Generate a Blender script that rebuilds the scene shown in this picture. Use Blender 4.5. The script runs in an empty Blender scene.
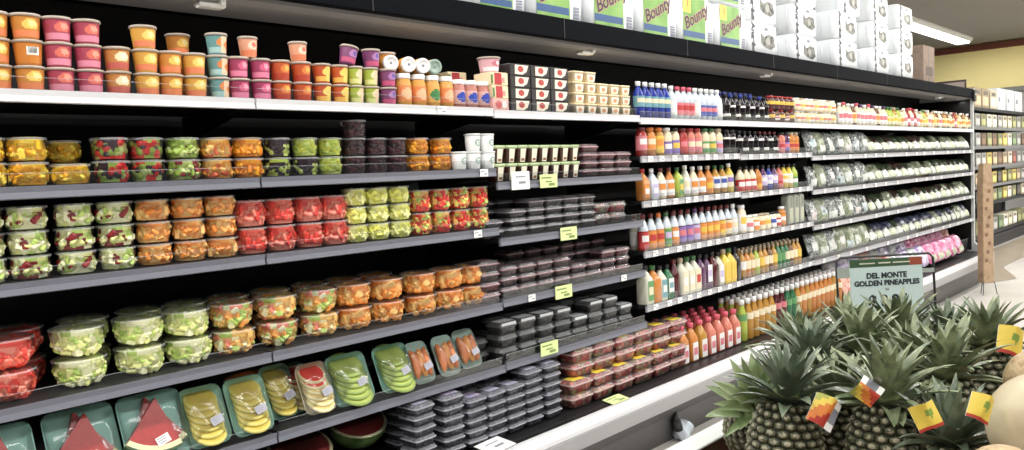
import bpy, bmesh, math, random
from math import sin, cos, pi, radians
from mathutils import Vector, Matrix, Euler

# ------------------------------------------------------------------ camera, sky, lamps, exposure
SC = bpy.context.scene
COL = SC.collection
H = 1.65
F = 799.75
YAW, PITCH, ROLL = radians(43.2645), radians(-3.6404), radians(-2.6688)
_f = Vector((cos(YAW)*cos(PITCH), sin(YAW)*cos(PITCH), sin(PITCH)))
_r0 = Vector((sin(YAW), -cos(YAW), 0))
_u0 = _r0.cross(_f)
_R = _r0*cos(ROLL) + _u0*sin(ROLL)
_U = -_r0*sin(ROLL) + _u0*cos(ROLL)
EYE = Vector((0, 0, H))
cam = bpy.data.cameras.new('camera')
cam.sensor_width = 36
cam.lens = F/1024*36
cam.clip_start = .05
camo = bpy.data.objects.new('camera', cam)
COL.objects.link(camo)
camo.matrix_world = Matrix(((_R.x, _U.x, -_f.x, 0), (_R.y, _U.y, -_f.y, 0), (_R.z, _U.z, -_f.z, H), (0, 0, 0, 1)))
SC.camera = camo
SC.view_settings.view_transform = 'Standard'
SC.view_settings.look = 'None'
SC.view_settings.gamma = 1
SC.view_settings.use_curve_mapping = False
SC.view_settings.exposure = -0.36
SC.cycles.max_bounces = 7
SC.cycles.transparent_max_bounces = 24
SC.cycles.sample_clamp_indirect = 6

world = bpy.data.worlds.new('store_air')
SC.world = world
world.use_nodes = True
bg = world.node_tree.nodes['Background']
bg.inputs[0].default_value = (0.93, 0.95, 1.0, 1)
bg.inputs[1].default_value = 0.11

CEIL = 4.02
LAMP_ROWS = (4.55, 1.55, -1.45, -4.45)


def area(name, loc, sx, sy, power, rot=(0, 0, 0), color=(1, .985, .965), spread=180):
    l = bpy.data.lights.new(name, 'AREA')
    l.shape = 'RECTANGLE'
    l.size, l.size_y = sx, sy
    l.energy = power
    l.color = color
    l.spread = radians(spread)
    o = bpy.data.objects.new(name, l)
    o.location = loc
    o.rotation_euler = rot
    COL.objects.link(o)
    return o


for _y in LAMP_ROWS:                       # the tubes in the ceiling fixtures
    area('ceiling_tube_light', (6.4, _y, CEIL-.13), 25, .22, 600)
area('added_wall_light', (17.2, -2.6, CEIL-.13), .22, 8, 520)  # extra lamp added out of view to brighten the yellow wall
area('canopy_tube_light', (5.8, 2.78, 2.295), 11.2, .05, 14, rot=(radians(-8), 0, 0), color=(1, .97, .94))


# ------------------------------------------------------------------ pixel <-> place
def ray(px, py):
    return _R*((px-512)/F) - _U*((py-225)/F) + _f


def at(px, py, X=None, Y=None, Z=None, depth=None):
    d = ray(px, py)
    t = depth if depth is not None else (Y/d.y if Y is not None else (X/d.x if X is not None else (Z-H)/d.z))
    return EYE + d*t


def x_at(px, Y, Z):
    k = (px-512)/F
    return -((_R.y-k*_f.y)*Y + (_R.z-k*_f.z)*(Z-H))/(_R.x-k*_f.x)


# ------------------------------------------------------------------ materials
def lin(c):
    g = .3*c[0]+.59*c[1]+.11*c[2]
    c = tuple(max(0, min(1, g+(x-g)*.84)) for x in c)
    return tuple((x/12.92 if x <= .04045 else ((x+.055)/1.055)**2.4) for x in c)


_mats = {}


def M(name, col, rough=.5, var=.10, scale=25, metal=0, coat=0, emit=None):
    if name in _mats:
        return _mats[name]
    m = bpy.data.materials.new(name)
    m.use_nodes = True
    nt = m.node_tree
    b = nt.nodes['Principled BSDF']
    c = lin(col)
    tc = nt.nodes.new('ShaderNodeTexCoord')
    no = nt.nodes.new('ShaderNodeTexNoise')
    no.inputs['Scale'].default_value = scale
    mx = nt.nodes.new('ShaderNodeMix')
    mx.data_type = 'RGBA'
    mx.inputs[6].default_value = (*[x*(1-var) for x in c], 1)
    mx.inputs[7].default_value = (*[min(1, x*(1+var)) for x in c], 1)
    nt.links.new(tc.outputs['Object'], no.inputs['Vector'])
    nt.links.new(no.outputs['Fac'], mx.inputs[0])
    nt.links.new(mx.outputs[2], b.inputs['Base Color'])
    b.inputs['Roughness'].default_value = rough
    b.inputs['Metallic'].default_value = metal
    b.inputs['Coat Weight'].default_value = coat
    if emit:
        b.inputs['Emission Color'].default_value = (1, .98, .95, 1)
        b.inputs['Emission Strength'].default_value = emit
    _mats[name] = m
    return m


def M2(name, cols, scale=20, rough=.45, kind='voronoi', edge=None, coat=0, bump=0):
    """several colours in patches (leaves, berries, mixed fruit)"""
    if name in _mats:
        return _mats[name]
    m = bpy.data.materials.new(name)
    m.use_nodes = True
    nt = m.node_tree
    b = nt.nodes['Principled BSDF']
    tc = nt.nodes.new('ShaderNodeTexCoord')
    oi = nt.nodes.new('ShaderNodeObjectInfo')
    ad = nt.nodes.new('ShaderNodeVectorMath')
    ad.operation = 'MULTIPLY_ADD'
    ad.inputs[1].default_value = (1, 1, 1)
    rs = nt.nodes.new('ShaderNodeVectorMath')
    rs.operation = 'SCALE'
    rs.inputs[0].default_value = (7, 13, 5)
    nt.links.new(oi.outputs['Random'], rs.inputs['Scale'])
    nt.links.new(tc.outputs['Object'], ad.inputs[0])
    nt.links.new(rs.outputs[0], ad.inputs[2])
    if kind == 'voronoi':
        t = nt.nodes.new('ShaderNodeTexVoronoi')
        t.inputs['Scale'].default_value = scale
        sep = nt.nodes.new('ShaderNodeSeparateColor')
        nt.links.new(t.outputs['Color'], sep.inputs[0])
        fac = sep.outputs[0]
    else:
        t = nt.nodes.new('ShaderNodeTexNoise')
        t.inputs['Scale'].default_value = scale
        t.inputs['Detail'].default_value = 3
        mr = nt.nodes.new('ShaderNodeMapRange')
        mr.inputs[1].default_value = .3
        mr.inputs[2].default_value = .7
        nt.links.new(t.outputs['Fac'], mr.inputs[0])
        fac = mr.outputs[0]
    nt.links.new(ad.outputs[0], t.inputs['Vector'])
    cr = nt.nodes.new('ShaderNodeValToRGB')
    cr.color_ramp.interpolation = 'CONSTANT' if kind == 'voronoi' else 'LINEAR'
    els = cr.color_ramp.elements
    n = len(cols)
    while len(els) < n:
        els.new(.5)
    for i, c in enumerate(cols):
        els[i].position = i/n if kind == 'voronoi' else i/max(1, n-1)
        els[i].color = (*lin(c), 1)
    nt.links.new(fac, cr.inputs[0])
    out = cr.outputs[0]
    if edge is not None and kind == 'voronoi':
        t2 = nt.nodes.new('ShaderNodeTexVoronoi')
        t2.feature = 'DISTANCE_TO_EDGE'
        t2.inputs['Scale'].default_value = scale
        nt.links.new(ad.outputs[0], t2.inputs['Vector'])
        mr = nt.nodes.new('ShaderNodeMapRange')
        mr.inputs[2].default_value = .14
        nt.links.new(t2.outputs['Distance'], mr.inputs[0])
        mx = nt.nodes.new('ShaderNodeMix')
        mx.data_type = 'RGBA'
        mx.inputs[6].default_value = (*lin(edge), 1)
        nt.links.new(mr.outputs[0], mx.inputs[0])
        nt.links.new(out, mx.inputs[7])
        out = mx.outputs[2]
    nt.links.new(out, b.inputs['Base Color'])
    b.inputs['Roughness'].default_value = rough
    b.inputs['Coat Weight'].default_value = coat
    if bump:
        bp = nt.nodes.new('ShaderNodeBump')
        bp.inputs['Strength'].default_value = bump
        bp.inputs['Distance'].default_value = .01
        nt.links.new(t.outputs[0], bp.inputs['Height'])
        nt.links.new(bp.outputs[0], b.inputs['Normal'])
    _mats[name] = m
    return m


def clear_mat(name, tint=(.97, .98, .98), gloss=.10, milk=.03, rough=.12):
    """thin clear plastic: see-through, a little shine that grows towards grazing angles, a little haze"""
    if name in _mats:
        return _mats[name]
    m = bpy.data.materials.new(name)
    m.use_nodes = True
    nt = m.node_tree
    nt.nodes.remove(nt.nodes['Principled BSDF'])
    out = nt.nodes['Material Output']
    tr = nt.nodes.new('ShaderNodeBsdfTransparent')
    tr.inputs[0].default_value = (*tint, 1)
    gl = nt.nodes.new('ShaderNodeBsdfGlossy')
    gl.inputs['Roughness'].default_value = rough
    df = nt.nodes.new('ShaderNodeBsdfDiffuse')
    df.inputs[0].default_value = (.85, .87, .88, 1)
    fr = nt.nodes.new('ShaderNodeFresnel')
    fr.inputs[0].default_value = 1.45
    no = nt.nodes.new('ShaderNodeTexNoise')
    no.inputs['Scale'].default_value = 30
    mu = nt.nodes.new('ShaderNodeMath')
    mu.operation = 'MULTIPLY'
    nt.links.new(no.outputs['Fac'], mu.inputs[0])
    mu.inputs[1].default_value = milk*2
    m1 = nt.nodes.new('ShaderNodeMixShader')
    m2 = nt.nodes.new('ShaderNodeMixShader')
    nt.links.new(mu.outputs[0], m1.inputs[0])
    nt.links.new(tr.outputs[0], m1.inputs[1])
    nt.links.new(df.outputs[0], m1.inputs[2])
    fm = nt.nodes.new('ShaderNodeMath')
    fm.operation = 'MULTIPLY'
    fm.inputs[1].default_value = gloss*10
    nt.links.new(fr.outputs[0], fm.inputs[0])
    nt.links.new(fm.outputs[0], m2.inputs[0])
    nt.links.new(m1.outputs[0], m2.inputs[1])
    nt.links.new(gl.outputs[0], m2.inputs[2])
    nt.links.new(m2.outputs[0], out.inputs[0])
    _mats[name] = m
    return m


CLEAR = clear_mat('clear_plastic', gloss=.07, milk=.02)
FILM = clear_mat('cling_film', gloss=.09, milk=.02, rough=.10)
HAZY = clear_mat('hazy_plastic', gloss=.06, milk=.10, rough=.25)
STOPC = clear_mat('clear_stop_plastic', gloss=.018, milk=.004, rough=.08)
LIDC = clear_mat('frosted_lid_plastic', gloss=.05, milk=.22, rough=.3)
WHITE = M('white_plastic', (.93, .93, .92), .4, .03)
BLACK = M('black_plastic', (.06, .06, .065), .45, .1)
PAPER = M('white_paper', (.95, .95, .93), .8, .03)
INK = M('dark_print', (.13, .13, .16), .7, .1)


# ------------------------------------------------------------------ mesh builder
class MB:
    def __init__(s):
        s.v, s.f, s.mi, s.sm, s.mats = [], [], [], [], []

    def m(s, mat):
        if mat not in s.mats:
            s.mats.append(mat)
        return s.mats.index(mat)

    def add(s, vs, fs, mat, smooth=False, T=None):
        o = len(s.v)
        for p in vs:
            p = Vector(p)
            s.v.append(tuple(T @ p) if T else tuple(p))
        ml = mat if isinstance(mat, list) else None
        k = None if ml else s.m(mat)
        for i, f in enumerate(fs):
            s.f.append([o+j for j in f])
            s.mi.append(s.m(ml[i]) if ml else k)
            s.sm.append(smooth)
        return s

    def box(s, c, d, mat, b=0, T=None):
        hx, hy, hz = d[0]/2, d[1]/2, d[2]/2
        if b <= 0:
            vs = [(c[0]+i*hx, c[1]+j*hy, c[2]+k*hz) for k in (-1, 1) for j in (-1, 1) for i in (-1, 1)]
            fs = [(0, 2, 3, 1), (4, 5, 7, 6), (0, 1, 5, 4), (2, 6, 7, 3), (0, 4, 6, 2), (1, 3, 7, 5)]
            return s.add(vs, fs, mat, False, T)
        b = min(b, hx*.9, hy*.9, hz*.9)
        rings = [(hx-b, hy-b, b*.5, c[2]-hz), (hx, hy, b, c[2]-hz+b), (hx, hy, b, c[2]+hz-b), (hx-b, hy-b, b*.5, c[2]+hz)]
        return s.rloft([(c[0], c[1], *r) for r in rings], mat, k=2, T=T, smooth=False)

    def rloft(s, rings, mat, k=3, cap0=True, cap1=True, smooth=True, T=None):
        """rings of rounded rectangles: (cx, cy, hx, hy, r, z); mat may be a list, one per band (+caps use ends)"""
        n = 4*(k+1)
        vs, fs, ms = [], [], []
        for (cx, cy, hx, hy, r, z) in rings:
            r = min(r, hx, hy)
            for q, (sx, sy) in enumerate(((1, 1), (-1, 1), (-1, -1), (1, -1))):
                for j in range(k+1):
                    a = q*pi/2 + j/k*pi/2
                    vs.append((cx+sx*(hx-r)+r*cos(a), cy+sy*(hy-r)+r*sin(a), z))
        for i in range(len(rings)-1):
            for j in range(n):
                j2 = (j+1) % n
                fs.append((i*n+j, i*n+j2, (i+1)*n+j2, (i+1)*n+j))
                ms.append(mat[i] if isinstance(mat, list) else mat)
        if cap0:
            fs.append(tuple(reversed(range(n))))
            ms.append(mat[0] if isinstance(mat, list) else mat)
        if cap1:
            fs.append(tuple(range((len(rings)-1)*n, len(rings)*n)))
            ms.append(mat[-1] if isinstance(mat, list) else mat)
        return s.add(vs, fs, ms, smooth, T)

    def lathe(s, prof, n, mat, cap0=True, cap1=True, smooth=True, T=None):
        vs, fs, ms = [], [], []
        for r, z in prof:
            for j in range(n):
                a = 2*pi*j/n
                vs.append((r*cos(a), r*sin(a), z))
        for i in range(len(prof)-1):
            for j in range(n):
                j2 = (j+1) % n
                fs.append((i*n+j, i*n+j2, (i+1)*n+j2, (i+1)*n+j))
                ms.append(mat[i] if isinstance(mat, list) else mat)
        if cap0:
            fs.append(tuple(reversed(range(n))))
            ms.append(mat[0] if isinstance(mat, list) else mat)
        if cap1:
            fs.append(tuple(range((len(prof)-1)*n, len(prof)*n)))
            ms.append(mat[-1] if isinstance(mat, list) else mat)
        return s.add(vs, fs, ms, smooth, T)

    def grid(s, fn, nu, nv, mat, smooth=True, T=None, closed_u=False):
        """fn(u,v)->(x,y,z); mat may be callable(u,v)"""
        vs = [fn(i/nu, j/nv) for j in range(nv+1) for i in range(nu+(0 if closed_u else 1))]
        w = nu if closed_u else nu+1
        fs, ms = [], []
        for j in range(nv):
            for i in range(nu):
                i2 = (i+1) % w if closed_u else i+1
                fs.append((j*w+i, j*w+i2, (j+1)*w+i2, (j+1)*w+i))
                ms.append(mat((i+.5)/nu, (j+.5)/nv) if callable(mat) else mat)
        return s.add(vs, fs, ms, smooth, T)

    def tube(s, pts, r, mat, n=8, T=None):
        pts = [Vector(p) for p in pts]
        vs, fs = [], []
        for i, p in enumerate(pts):
            d = (pts[min(i+1, len(pts)-1)]-pts[max(i-1, 0)]).normalized()
            a = d.orthogonal().normalized() if i == 0 else (a - d*a.dot(d)).normalized()
            b = d.cross(a)
            rr = r[i] if isinstance(r, (list, tuple)) else r
            for j in range(n):
                t = 2*pi*j/n
                vs.append(p + a*(cos(t)*rr) + b*(sin(t)*rr))
        for i in range(len(pts)-1):
            for j in range(n):
                j2 = (j+1) % n
                fs.append((i*n+j, i*n+j2, (i+1)*n+j2, (i+1)*n+j))
        fs.append(tuple(reversed(range(n))))
        fs.append(tuple(range((len(pts)-1)*n, len(pts)*n)))
        return s.add(vs, fs, mat, True, T)

    def mesh(s, name):
        me = bpy.data.meshes.new(name)
        me.from_pydata(s.v, [], s.f)
        for m in s.mats:
            me.materials.append(m)
        me.polygons.foreach_set('material_index', s.mi)
        me.polygons.foreach_set('use_smooth', s.sm)
        me.update()
        return me


def text_mesh(s, size, mat, extrude=.0008, shear=0, bold=0):
    c = bpy.data.curves.new('lettering', 'FONT')
    c.body = s
    c.size = size
    c.extrude = extrude
    c.shear = shear
    c.offset = bold
    c.align_x = 'CENTER'
    c.align_y = 'CENTER'
    c.resolution_u = 3
    o = bpy.data.objects.new('lettering', c)
    COL.objects.link(o)
    me = bpy.data.meshes.new_from_object(o.evaluated_get(bpy.context.evaluated_depsgraph_get()))
    COL.objects.unlink(o)
    bpy.data.objects.remove(o)
    bpy.data.curves.remove(c)
    me.materials.clear()
    me.materials.append(mat)
    return me


def add_mesh(mb, me, mat, T):
    mb.add([v.co.copy() for v in me.vertices], [tuple(p.vertices) for p in me.polygons], mat, False, T)


# ------------------------------------------------------------------ objects, labels
ORD = ['zeroth', 'first', 'second', 'third', 'fourth', 'fifth', 'sixth', 'seventh', 'eighth', 'ninth', 'tenth', 'eleventh',
       'twelfth', 'thirteenth', 'fourteenth', 'fifteenth', 'sixteenth', 'seventeenth', 'eighteenth', 'nineteenth']
TENS = {2: 'twent', 3: 'thirt', 4: 'fort', 5: 'fift', 6: 'sixt', 7: 'sevent', 8: 'eight', 9: 'ninet'}


def ordn(n):
    if n < 20:
        return ORD[n]
    t, u = divmod(n, 10)
    return TENS[t]+('ieth' if u == 0 else 'y-'+ORD[u])


def tier(i, n):
    if n == 2:
        return ('lower', 'upper')[i]
    if n == 3:
        return ('bottom', 'middle', 'top')[i]
    if n == 4:
        return ('bottom', 'lower middle', 'upper middle', 'top')[i]
    if i == n-1:
        return 'top'
    if i == 0:
        return 'bottom'
    return ordn(i+1)+' from bottom'


USED = {}
CHECK = []


def tag(o, label, cat, group=None, kind=None):
    w = len(label.replace(',', ' ').split())
    if not 4 <= w <= 16:
        CHECK.append((w, label))
    if label in USED:
        CHECK.append(('dup', label))
    USED[label] = 1
    o['label'] = label
    o['category'] = cat
    if group:
        o['group'] = group
    if kind:
        o['kind'] = kind
    return o


def part(name, me, parent=None, loc=(0, 0, 0), rot=(0, 0, 0), label=None, stuff=False):
    o = bpy.data.objects.new(name, me)
    COL.objects.link(o)
    o.parent = parent
    o.location = loc
    o.rotation_euler = rot
    if label:
        o['label'] = label
    if stuff:
        o['kind'] = 'stuff'
    return o


def empty(name, loc=(0, 0, 0), rotz=0):
    o = bpy.data.objects.new(name, None)
    o.empty_display_size = .05
    COL.objects.link(o)
    o.location = loc
    o.rotation_euler = (0, 0, rotz)
    return o


class Kind:
    """a thing built once: its parts are meshes; place() makes the first, then copies it and each of its parts"""
    def __init__(s, name, cat, h=0):
        s.name, s.cat, s.h = name, cat, h
        s.parts = []            # (name, mesh, parent index or None, label, stuff)
        s.first = None

    def part(s, name, mb, parent=None, label=None, stuff=False):
        s.parts.append((name, mb.mesh(name) if isinstance(mb, MB) else mb, parent, label, stuff))
        return len(s.parts)-1

    def place(s, loc, label, group=None, rot=(0, 0, 0), scale=1):
        if s.first is None:
            if len(s.parts) == 1:
                root = bpy.data.objects.new(s.name, s.parts[0][1])
                obs = []
            else:
                root = bpy.data.objects.new(s.name, None)
                root.empty_display_size = .03
                obs = []
                for nm, me, pa, lb, st in s.parts:
                    o = bpy.data.objects.new(nm, me)
                    if lb:
                        o['label'] = lb
                    if st:
                        o['kind'] = 'stuff'
                    obs.append(o)
            s.first = (root, obs)
        else:
            root = s.first[0].copy()
            obs = [o.copy() for o in s.first[1]]
        COL.objects.link(root)
        for i, o in enumerate(obs):
            COL.objects.link(o)
            pa = s.parts[i][2]
            o.parent = root if pa is None else obs[pa]
        root.location = loc
        root.rotation_euler = rot
        root.scale = (scale, scale, scale)
        for k in ('group', 'kind'):
            if k in root:
                del root[k]
        tag(root, label, s.cat, group)
        return root


def struct(name, me, loc=(0, 0, 0)):
    o = part(name, me, None, loc)
    o['kind'] = 'structure'
    return o


rnd = random.Random(7)
YF = 2.65                                   # front plane of every shelf rail
XL, XE = -.94, 11.36                        # the case from end to end
SPLITS = [XL, 1.50, 2.73, 3.95, 5.17, 6.39, 7.63, 8.87, 10.11, XE-.014]


# ================================================================== the room
def prism(mb, poly, x0, x1, mat, smooth=False):
    """a YZ outline pushed along X"""
    n = len(poly)
    vs = [(x0, y, z) for y, z in poly]+[(x1, y, z) for y, z in poly]
    fs = [(i, (i+1) % n, n+(i+1) % n, n+i) for i in range(n)]
    mb.add(vs, fs, mat, smooth)
    mb.add(vs, [tuple(reversed(range(n))), tuple(range(n, 2*n))], mat, False)


FLOOR = M2('pale_vinyl_floor', [(.83, .80, .77), (.88, .86, .83), (.86, .835, .80)], 1.2, .22, 'noise')
TAN = M2('tan_vinyl_floor', [(.62, .56, .48), (.68, .62, .54)], 2, .3, 'noise')
CEILM = M('ceiling_paint', (.51, .485, .44), .9, .05, 2)
YELLOW = M('yellow_wall_paint', (.97, .90, .58), .8, .03, 2)
TRIMRED = M('red_brown_trim', (.45, .20, .12), .6, .08, 5)
GREYW = M('grey_wall_paint', (.60, .60, .58), .8, .05, 3)
XW = 20.0
mb = MB()
mb.box((6, -1.5, -.05), (30, 15, .1), FLOOR)
struct('floor', mb.mesh('floor'))
mb = MB()
pts = [at(x, y, Z=0) for x, y in ((985, 277), (1003, 267), (1030, 254), (1060, 244))]
e0 = Vector((19.9, 1.6, 0))
poly = [(11.36, 2.5, 0), (11.9, 2.3, 0)]+[(p.x, p.y, 0) for p in pts[1:]]+[(19.9, 1.9, 0), (19.9, 3.34, 0), (11.4, 3.34, 0)]
mb.add([(x, y, .004) for x, y, z in poly], [tuple(range(len(poly)))], TAN)
struct('floor_tan_vinyl', mb.mesh('floor_tan_vinyl'))
mb = MB()
mb.box((6, -1.5, CEIL+.05), (30, 15, .1), CEILM)
struct('ceiling', mb.mesh('ceiling'))
mb = MB()
mb.box((XW+.1, -1.5, 2.0), (.2, 15, 4.04), YELLOW)
mb.box((XW-.02, -1.5, 1.5), (.05, 15, 3.0), GREYW)
struct('wall_back', mb.mesh('wall_back'))
mb = MB()
mb.box((XW-.04, -1.5, 3.93), (.1, 15, .13), TRIMRED, .01)
struct('trim_1', mb.mesh('trim_1'))
mb = MB()
mb.box((XW-.06, -1.5, 2.96), (.14, 15, .1), M('grey_trim', (.45, .46, .44), .6), .01)
struct('trim_2', mb.mesh('trim_2'))
# side wall far behind the case, closing the hall
mb = MB()
mb.box((6, 6.05, 2), (30, .1, 4.04), GREYW)
struct('wall_left', mb.mesh('wall_left'))

LENS = M('lamp_lens', (.98, .98, .96), .4, .01, 3, emit=3.2)
FIX = M('lamp_housing', (.86, .86, .84), .5, .03)
k = Kind('ceiling_lamp', 'ceiling light')
mb = MB()
prism(mb, [(-.17, .115), (-.17, .06), (-.12, .0), (.12, .0), (.17, .06), (.17, .115)], -12.4, 12.4, FIX)
k.part('housing', mb)
mb = MB()
prism(mb, [(-.13, .005), (-.12, -.03), (.12, -.03), (.13, .005)], -12.3, 12.3, LENS)
k.part('lens', mb)
NEAR = ['long white ceiling lamp glowing behind the toilet paper packs', 'long white ceiling lamp over the aisle before the case',
        'long white ceiling lamp over the pineapple stand side of the aisle', 'long white ceiling lamp farthest from the refrigerated case']
kc = Kind('ceiling_lamp', 'ceiling light')  # body of the added wall-brightening lamp, out of view
mb = MB()
prism(mb, [(-.17, .115), (-.17, .06), (-.12, .0), (.12, .0), (.17, .06), (.17, .115)], -4.05, 4.05, FIX)
kc.part('housing', mb)
mb = MB()
prism(mb, [(-.13, .005), (-.12, -.03), (.12, -.03), (.13, .005)], -4.0, 4.0, LENS)
kc.part('lens', mb)
kc.place((17.2, -2.6, CEIL-.09), 'added unseen ceiling lamp that brightens the yellow wall', 'ceiling lamps', rot=(0, 0, pi/2))
for i, y in enumerate(LAMP_ROWS):
    k.place((6.4, y, CEIL-.09 if i else CEIL-.09), NEAR[i], 'ceiling lamps')

# ================================================================== the refrigerated case
CANOPY = M('dark_canopy_paint', (.055, .065, .085), .7, .05, 6)
CANOPY.node_tree.nodes['Principled BSDF'].inputs['Specular IOR Level'].default_value = .04
INSIDE = M('black_liner', (.045, .045, .05), .55, .1, 5)
STRIP = M('canopy_lamp_lens', (.47, .45, .43), .5, .16, 60, emit=.03)
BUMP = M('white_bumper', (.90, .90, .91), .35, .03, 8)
KICK = M('dark_kickplate', (.29, .285, .28), .5, .06, 5)
GRILLE = M('black_grille', (.07, .07, .075), .4, .1, 10)
PANEL = M('grey_end_panel', (.74, .75, .74), .5, .04, 5)

case = empty('refrigerated_display_case', (5, 2.9, 0))
tag(case, 'long open refrigerated case with black liner, dark canopy and white bumper', 'refrigerated case')


def cpart(name, mb, label=None):
    me = mb.mesh(name)
    o = part(name, me, case, label=label)
    o.location = (-5, -2.9, 0)
    return o


mb = MB()
mb.box(((XL+XE)/2, 3.31, 1.32), (XE-XL, .06, 2.1), INSIDE)
cpart('back_panel', mb)
mb = MB()
prism(mb, [(2.65, 2.342), (2.655, 2.337), (2.69, 2.337), (2.69, 2.37), (3.34, 2.37), (3.34, 2.44), (2.69, 2.446), (2.66, 2.446), (2.65, 2.44)], XL, XE-.02, CANOPY)
for x in SPLITS[1:-1]:
    mb.box((x+.55, 2.6495, 2.39), (.006, .003, .1), BLACK)
cpart('canopy', mb)
mb = MB()
prism(mb, [(2.70, 2.368), (2.70, 2.325), (2.74, 2.312), (2.96, 2.312), (2.99, 2.33), (2.99, 2.368)], XL, XE-.05, STRIP)
cpart('canopy_lamp_lens', mb)
for px in (210, 585, 765, 938):
    mb = MB()
    x = x_at(px, 2.76, 2.31)
    mb.box((x, 2.76, 2.303), (.10, .05, .02), FIX, .006)
    mb.box((x+.03, 2.745, 2.315), (.02, .06, .03), FIX, .004)
    cpart('lamp_bracket', mb)
mb = MB()
prism(mb, [(2.605, .400), (2.60, .395), (2.60, .28), (3.34, .28), (3.34, .40)], XL, XE, INSIDE)
cpart('deck_pan', mb)
mb = MB()
prism(mb, [(2.52, .398), (2.52, .36), (2.598, .34), (2.598, .404), (2.59, .404)], XL, XE, GRILLE)
for y in (2.545, 2.57):
    prism(mb, [(y, .4015), (y, .38), (y+.007, .38), (y+.007, .4020)], XL, XE, M('grille_rib', (.17, .17, .18), .35))
cpart('air_grille', mb)
mb = MB()
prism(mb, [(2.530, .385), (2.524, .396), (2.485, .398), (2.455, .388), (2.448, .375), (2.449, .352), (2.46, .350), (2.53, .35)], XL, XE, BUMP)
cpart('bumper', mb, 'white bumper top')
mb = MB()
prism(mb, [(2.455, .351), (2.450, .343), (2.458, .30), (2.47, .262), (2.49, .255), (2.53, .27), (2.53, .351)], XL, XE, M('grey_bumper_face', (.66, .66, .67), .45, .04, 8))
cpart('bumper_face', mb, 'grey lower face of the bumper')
mb = MB()
prism(mb, [(2.475, .262), (2.56, .17), (2.60, .0), (3.3, 0), (3.3, .29), (2.6, .29)], XL, XE-.02, KICK)
cpart('kickplate', mb)
mb = MB()
prism(mb, [(2.65, 2.45), (2.645, 2.30), (2.66, 2.26), (2.66, .52), (2.56, .41), (2.45, .40), (2.45, .27), (2.58, .15), (2.6, 0), (3.34, 0), (3.34, 2.45)], XE, XE+.045, PANEL)
mb.box((XE-.006, 3.0, 1.37), (.008, .62, 1.9), INSIDE)
mb.box((XE-.01, 2.64, 2.36), (.10, .03, .15), BLACK, .01)
mb.lathe([(.012, 0), (.012, .008)], 10, WHITE, T=Matrix.Translation((XE-.015, 2.628, 2.375)) @ Matrix.Rotation(pi/2, 4, 'X'))
cpart('end_panel', mb)

RAILG = M('grey_price_rail', (.43, .44, .49), .45, .05, 10)
RAILLIT = M('lamp_lit_price_rail', (.86, .86, .87), .45, .03, 10)  # top rails: canopy lamp's glare on grey rails, painted in as white
RAILL = M('light_price_rail', (.68, .68, .70), .45, .05, 10)
DECK = M('black_shelf_deck', (.085, .085, .09), .5, .1, 8)
ROWZ = {'A': (1.965, 1.681, 1.400, 1.038, .735), 'B': (1.957, 1.615, 1.345, 1.050, .742), 'C': (1.945, 1.72, 1.454, 1.155, .833),
        'D': (1.945, 1.712, 1.443, 1.155, .835), 'E': (1.945, 1.685, 1.408, 1.118, .83)}
SEC = 'AABCDEEEE'
SECNAME = ['leftmost section', 'second section from left', 'third section from left', 'fourth section from left', 'fifth section from left',
           'fourth section from right', 'third section from right', 'second section from right', 'rightmost section']
_shelf = {}
for si, s in enumerate(SEC):
    x0, x1 = SPLITS[si], SPLITS[si+1]
    L = x1-x0-.008
    for ri, z in enumerate(ROWZ[s]):
        rail = RAILLIT if ri == 0 else (RAILG if s in 'AB' else RAILL)
        key = (round(L, 3), rail.name, ri == 3)
        if key not in _shelf:
            k = Kind('display_shelf', 'shelf')
            mb = MB()
            mb.box((0, .29, -.0105), (L-.004, .55, .02), DECK, .003)
            for sx in (-1, 1):
                prism(mb, [(.05, -.024), (.56, -.024), (.56, -.11), (.45, -.10)], sx*(L/2-.012)-.002, sx*(L/2-.012)+.002, DECK)
            k.part('deck', mb)
            mb = MB()
            prism(mb, [(0, 0), (.010, 0), (.016, -.004), (.016, -.036), (.006, -.039), (0, -.036), (.004, -.018)], -L/2, L/2, rail)
            k.part('price_rail', mb)
            kb = Kind('product_stop', 'product stop')
            mb = MB()
            mb.box((0, .012, .019), (L-.02, .0015, .036), STOPC)
            mb.box((0, .012, .037), (L-.02, .002, .0015), LIDC)
            kb.part('stop', mb)
            _shelf[key] = (k, kb)
        col = 'white' if ri == 0 else ('slate grey' if s in 'AB' else 'light grey')
        _shelf[key][1].place(((x0+x1)/2, YF, z+.0005), f'clear product stop along {ORD[ri+1]} shelf from top in the {SECNAME[si]}', 'product stops')
        _shelf[key][0].place(((x0+x1)/2, YF, z), f'{col} railed black shelf, {ORD[ri+1]} from top in the {SECNAME[si]}', 'shelves of the case')

# ================================================================== kinds of goods
GREYPRINT = M('grey_print', (.55, .56, .60), .7)
SKEW = Matrix.Rotation


def rand_box(mb, c, d, mat, r):
    T = Matrix.Translation(c) @ Euler((r.uniform(0, 6), r.uniform(0, 6), r.uniform(0, 6))).to_matrix().to_4x4()
    mb.box((0, 0, 0), d, mat, min(d)*.18, T)


def MF(name, col, *a):
    """fruit keeps its full colour"""
    g = .3*col[0]+.59*col[1]+.11*col[2]
    return M(name, tuple(max(0, min(1, (g+(x-g)*1.12)*1.06)) for x in col), *a)


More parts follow.
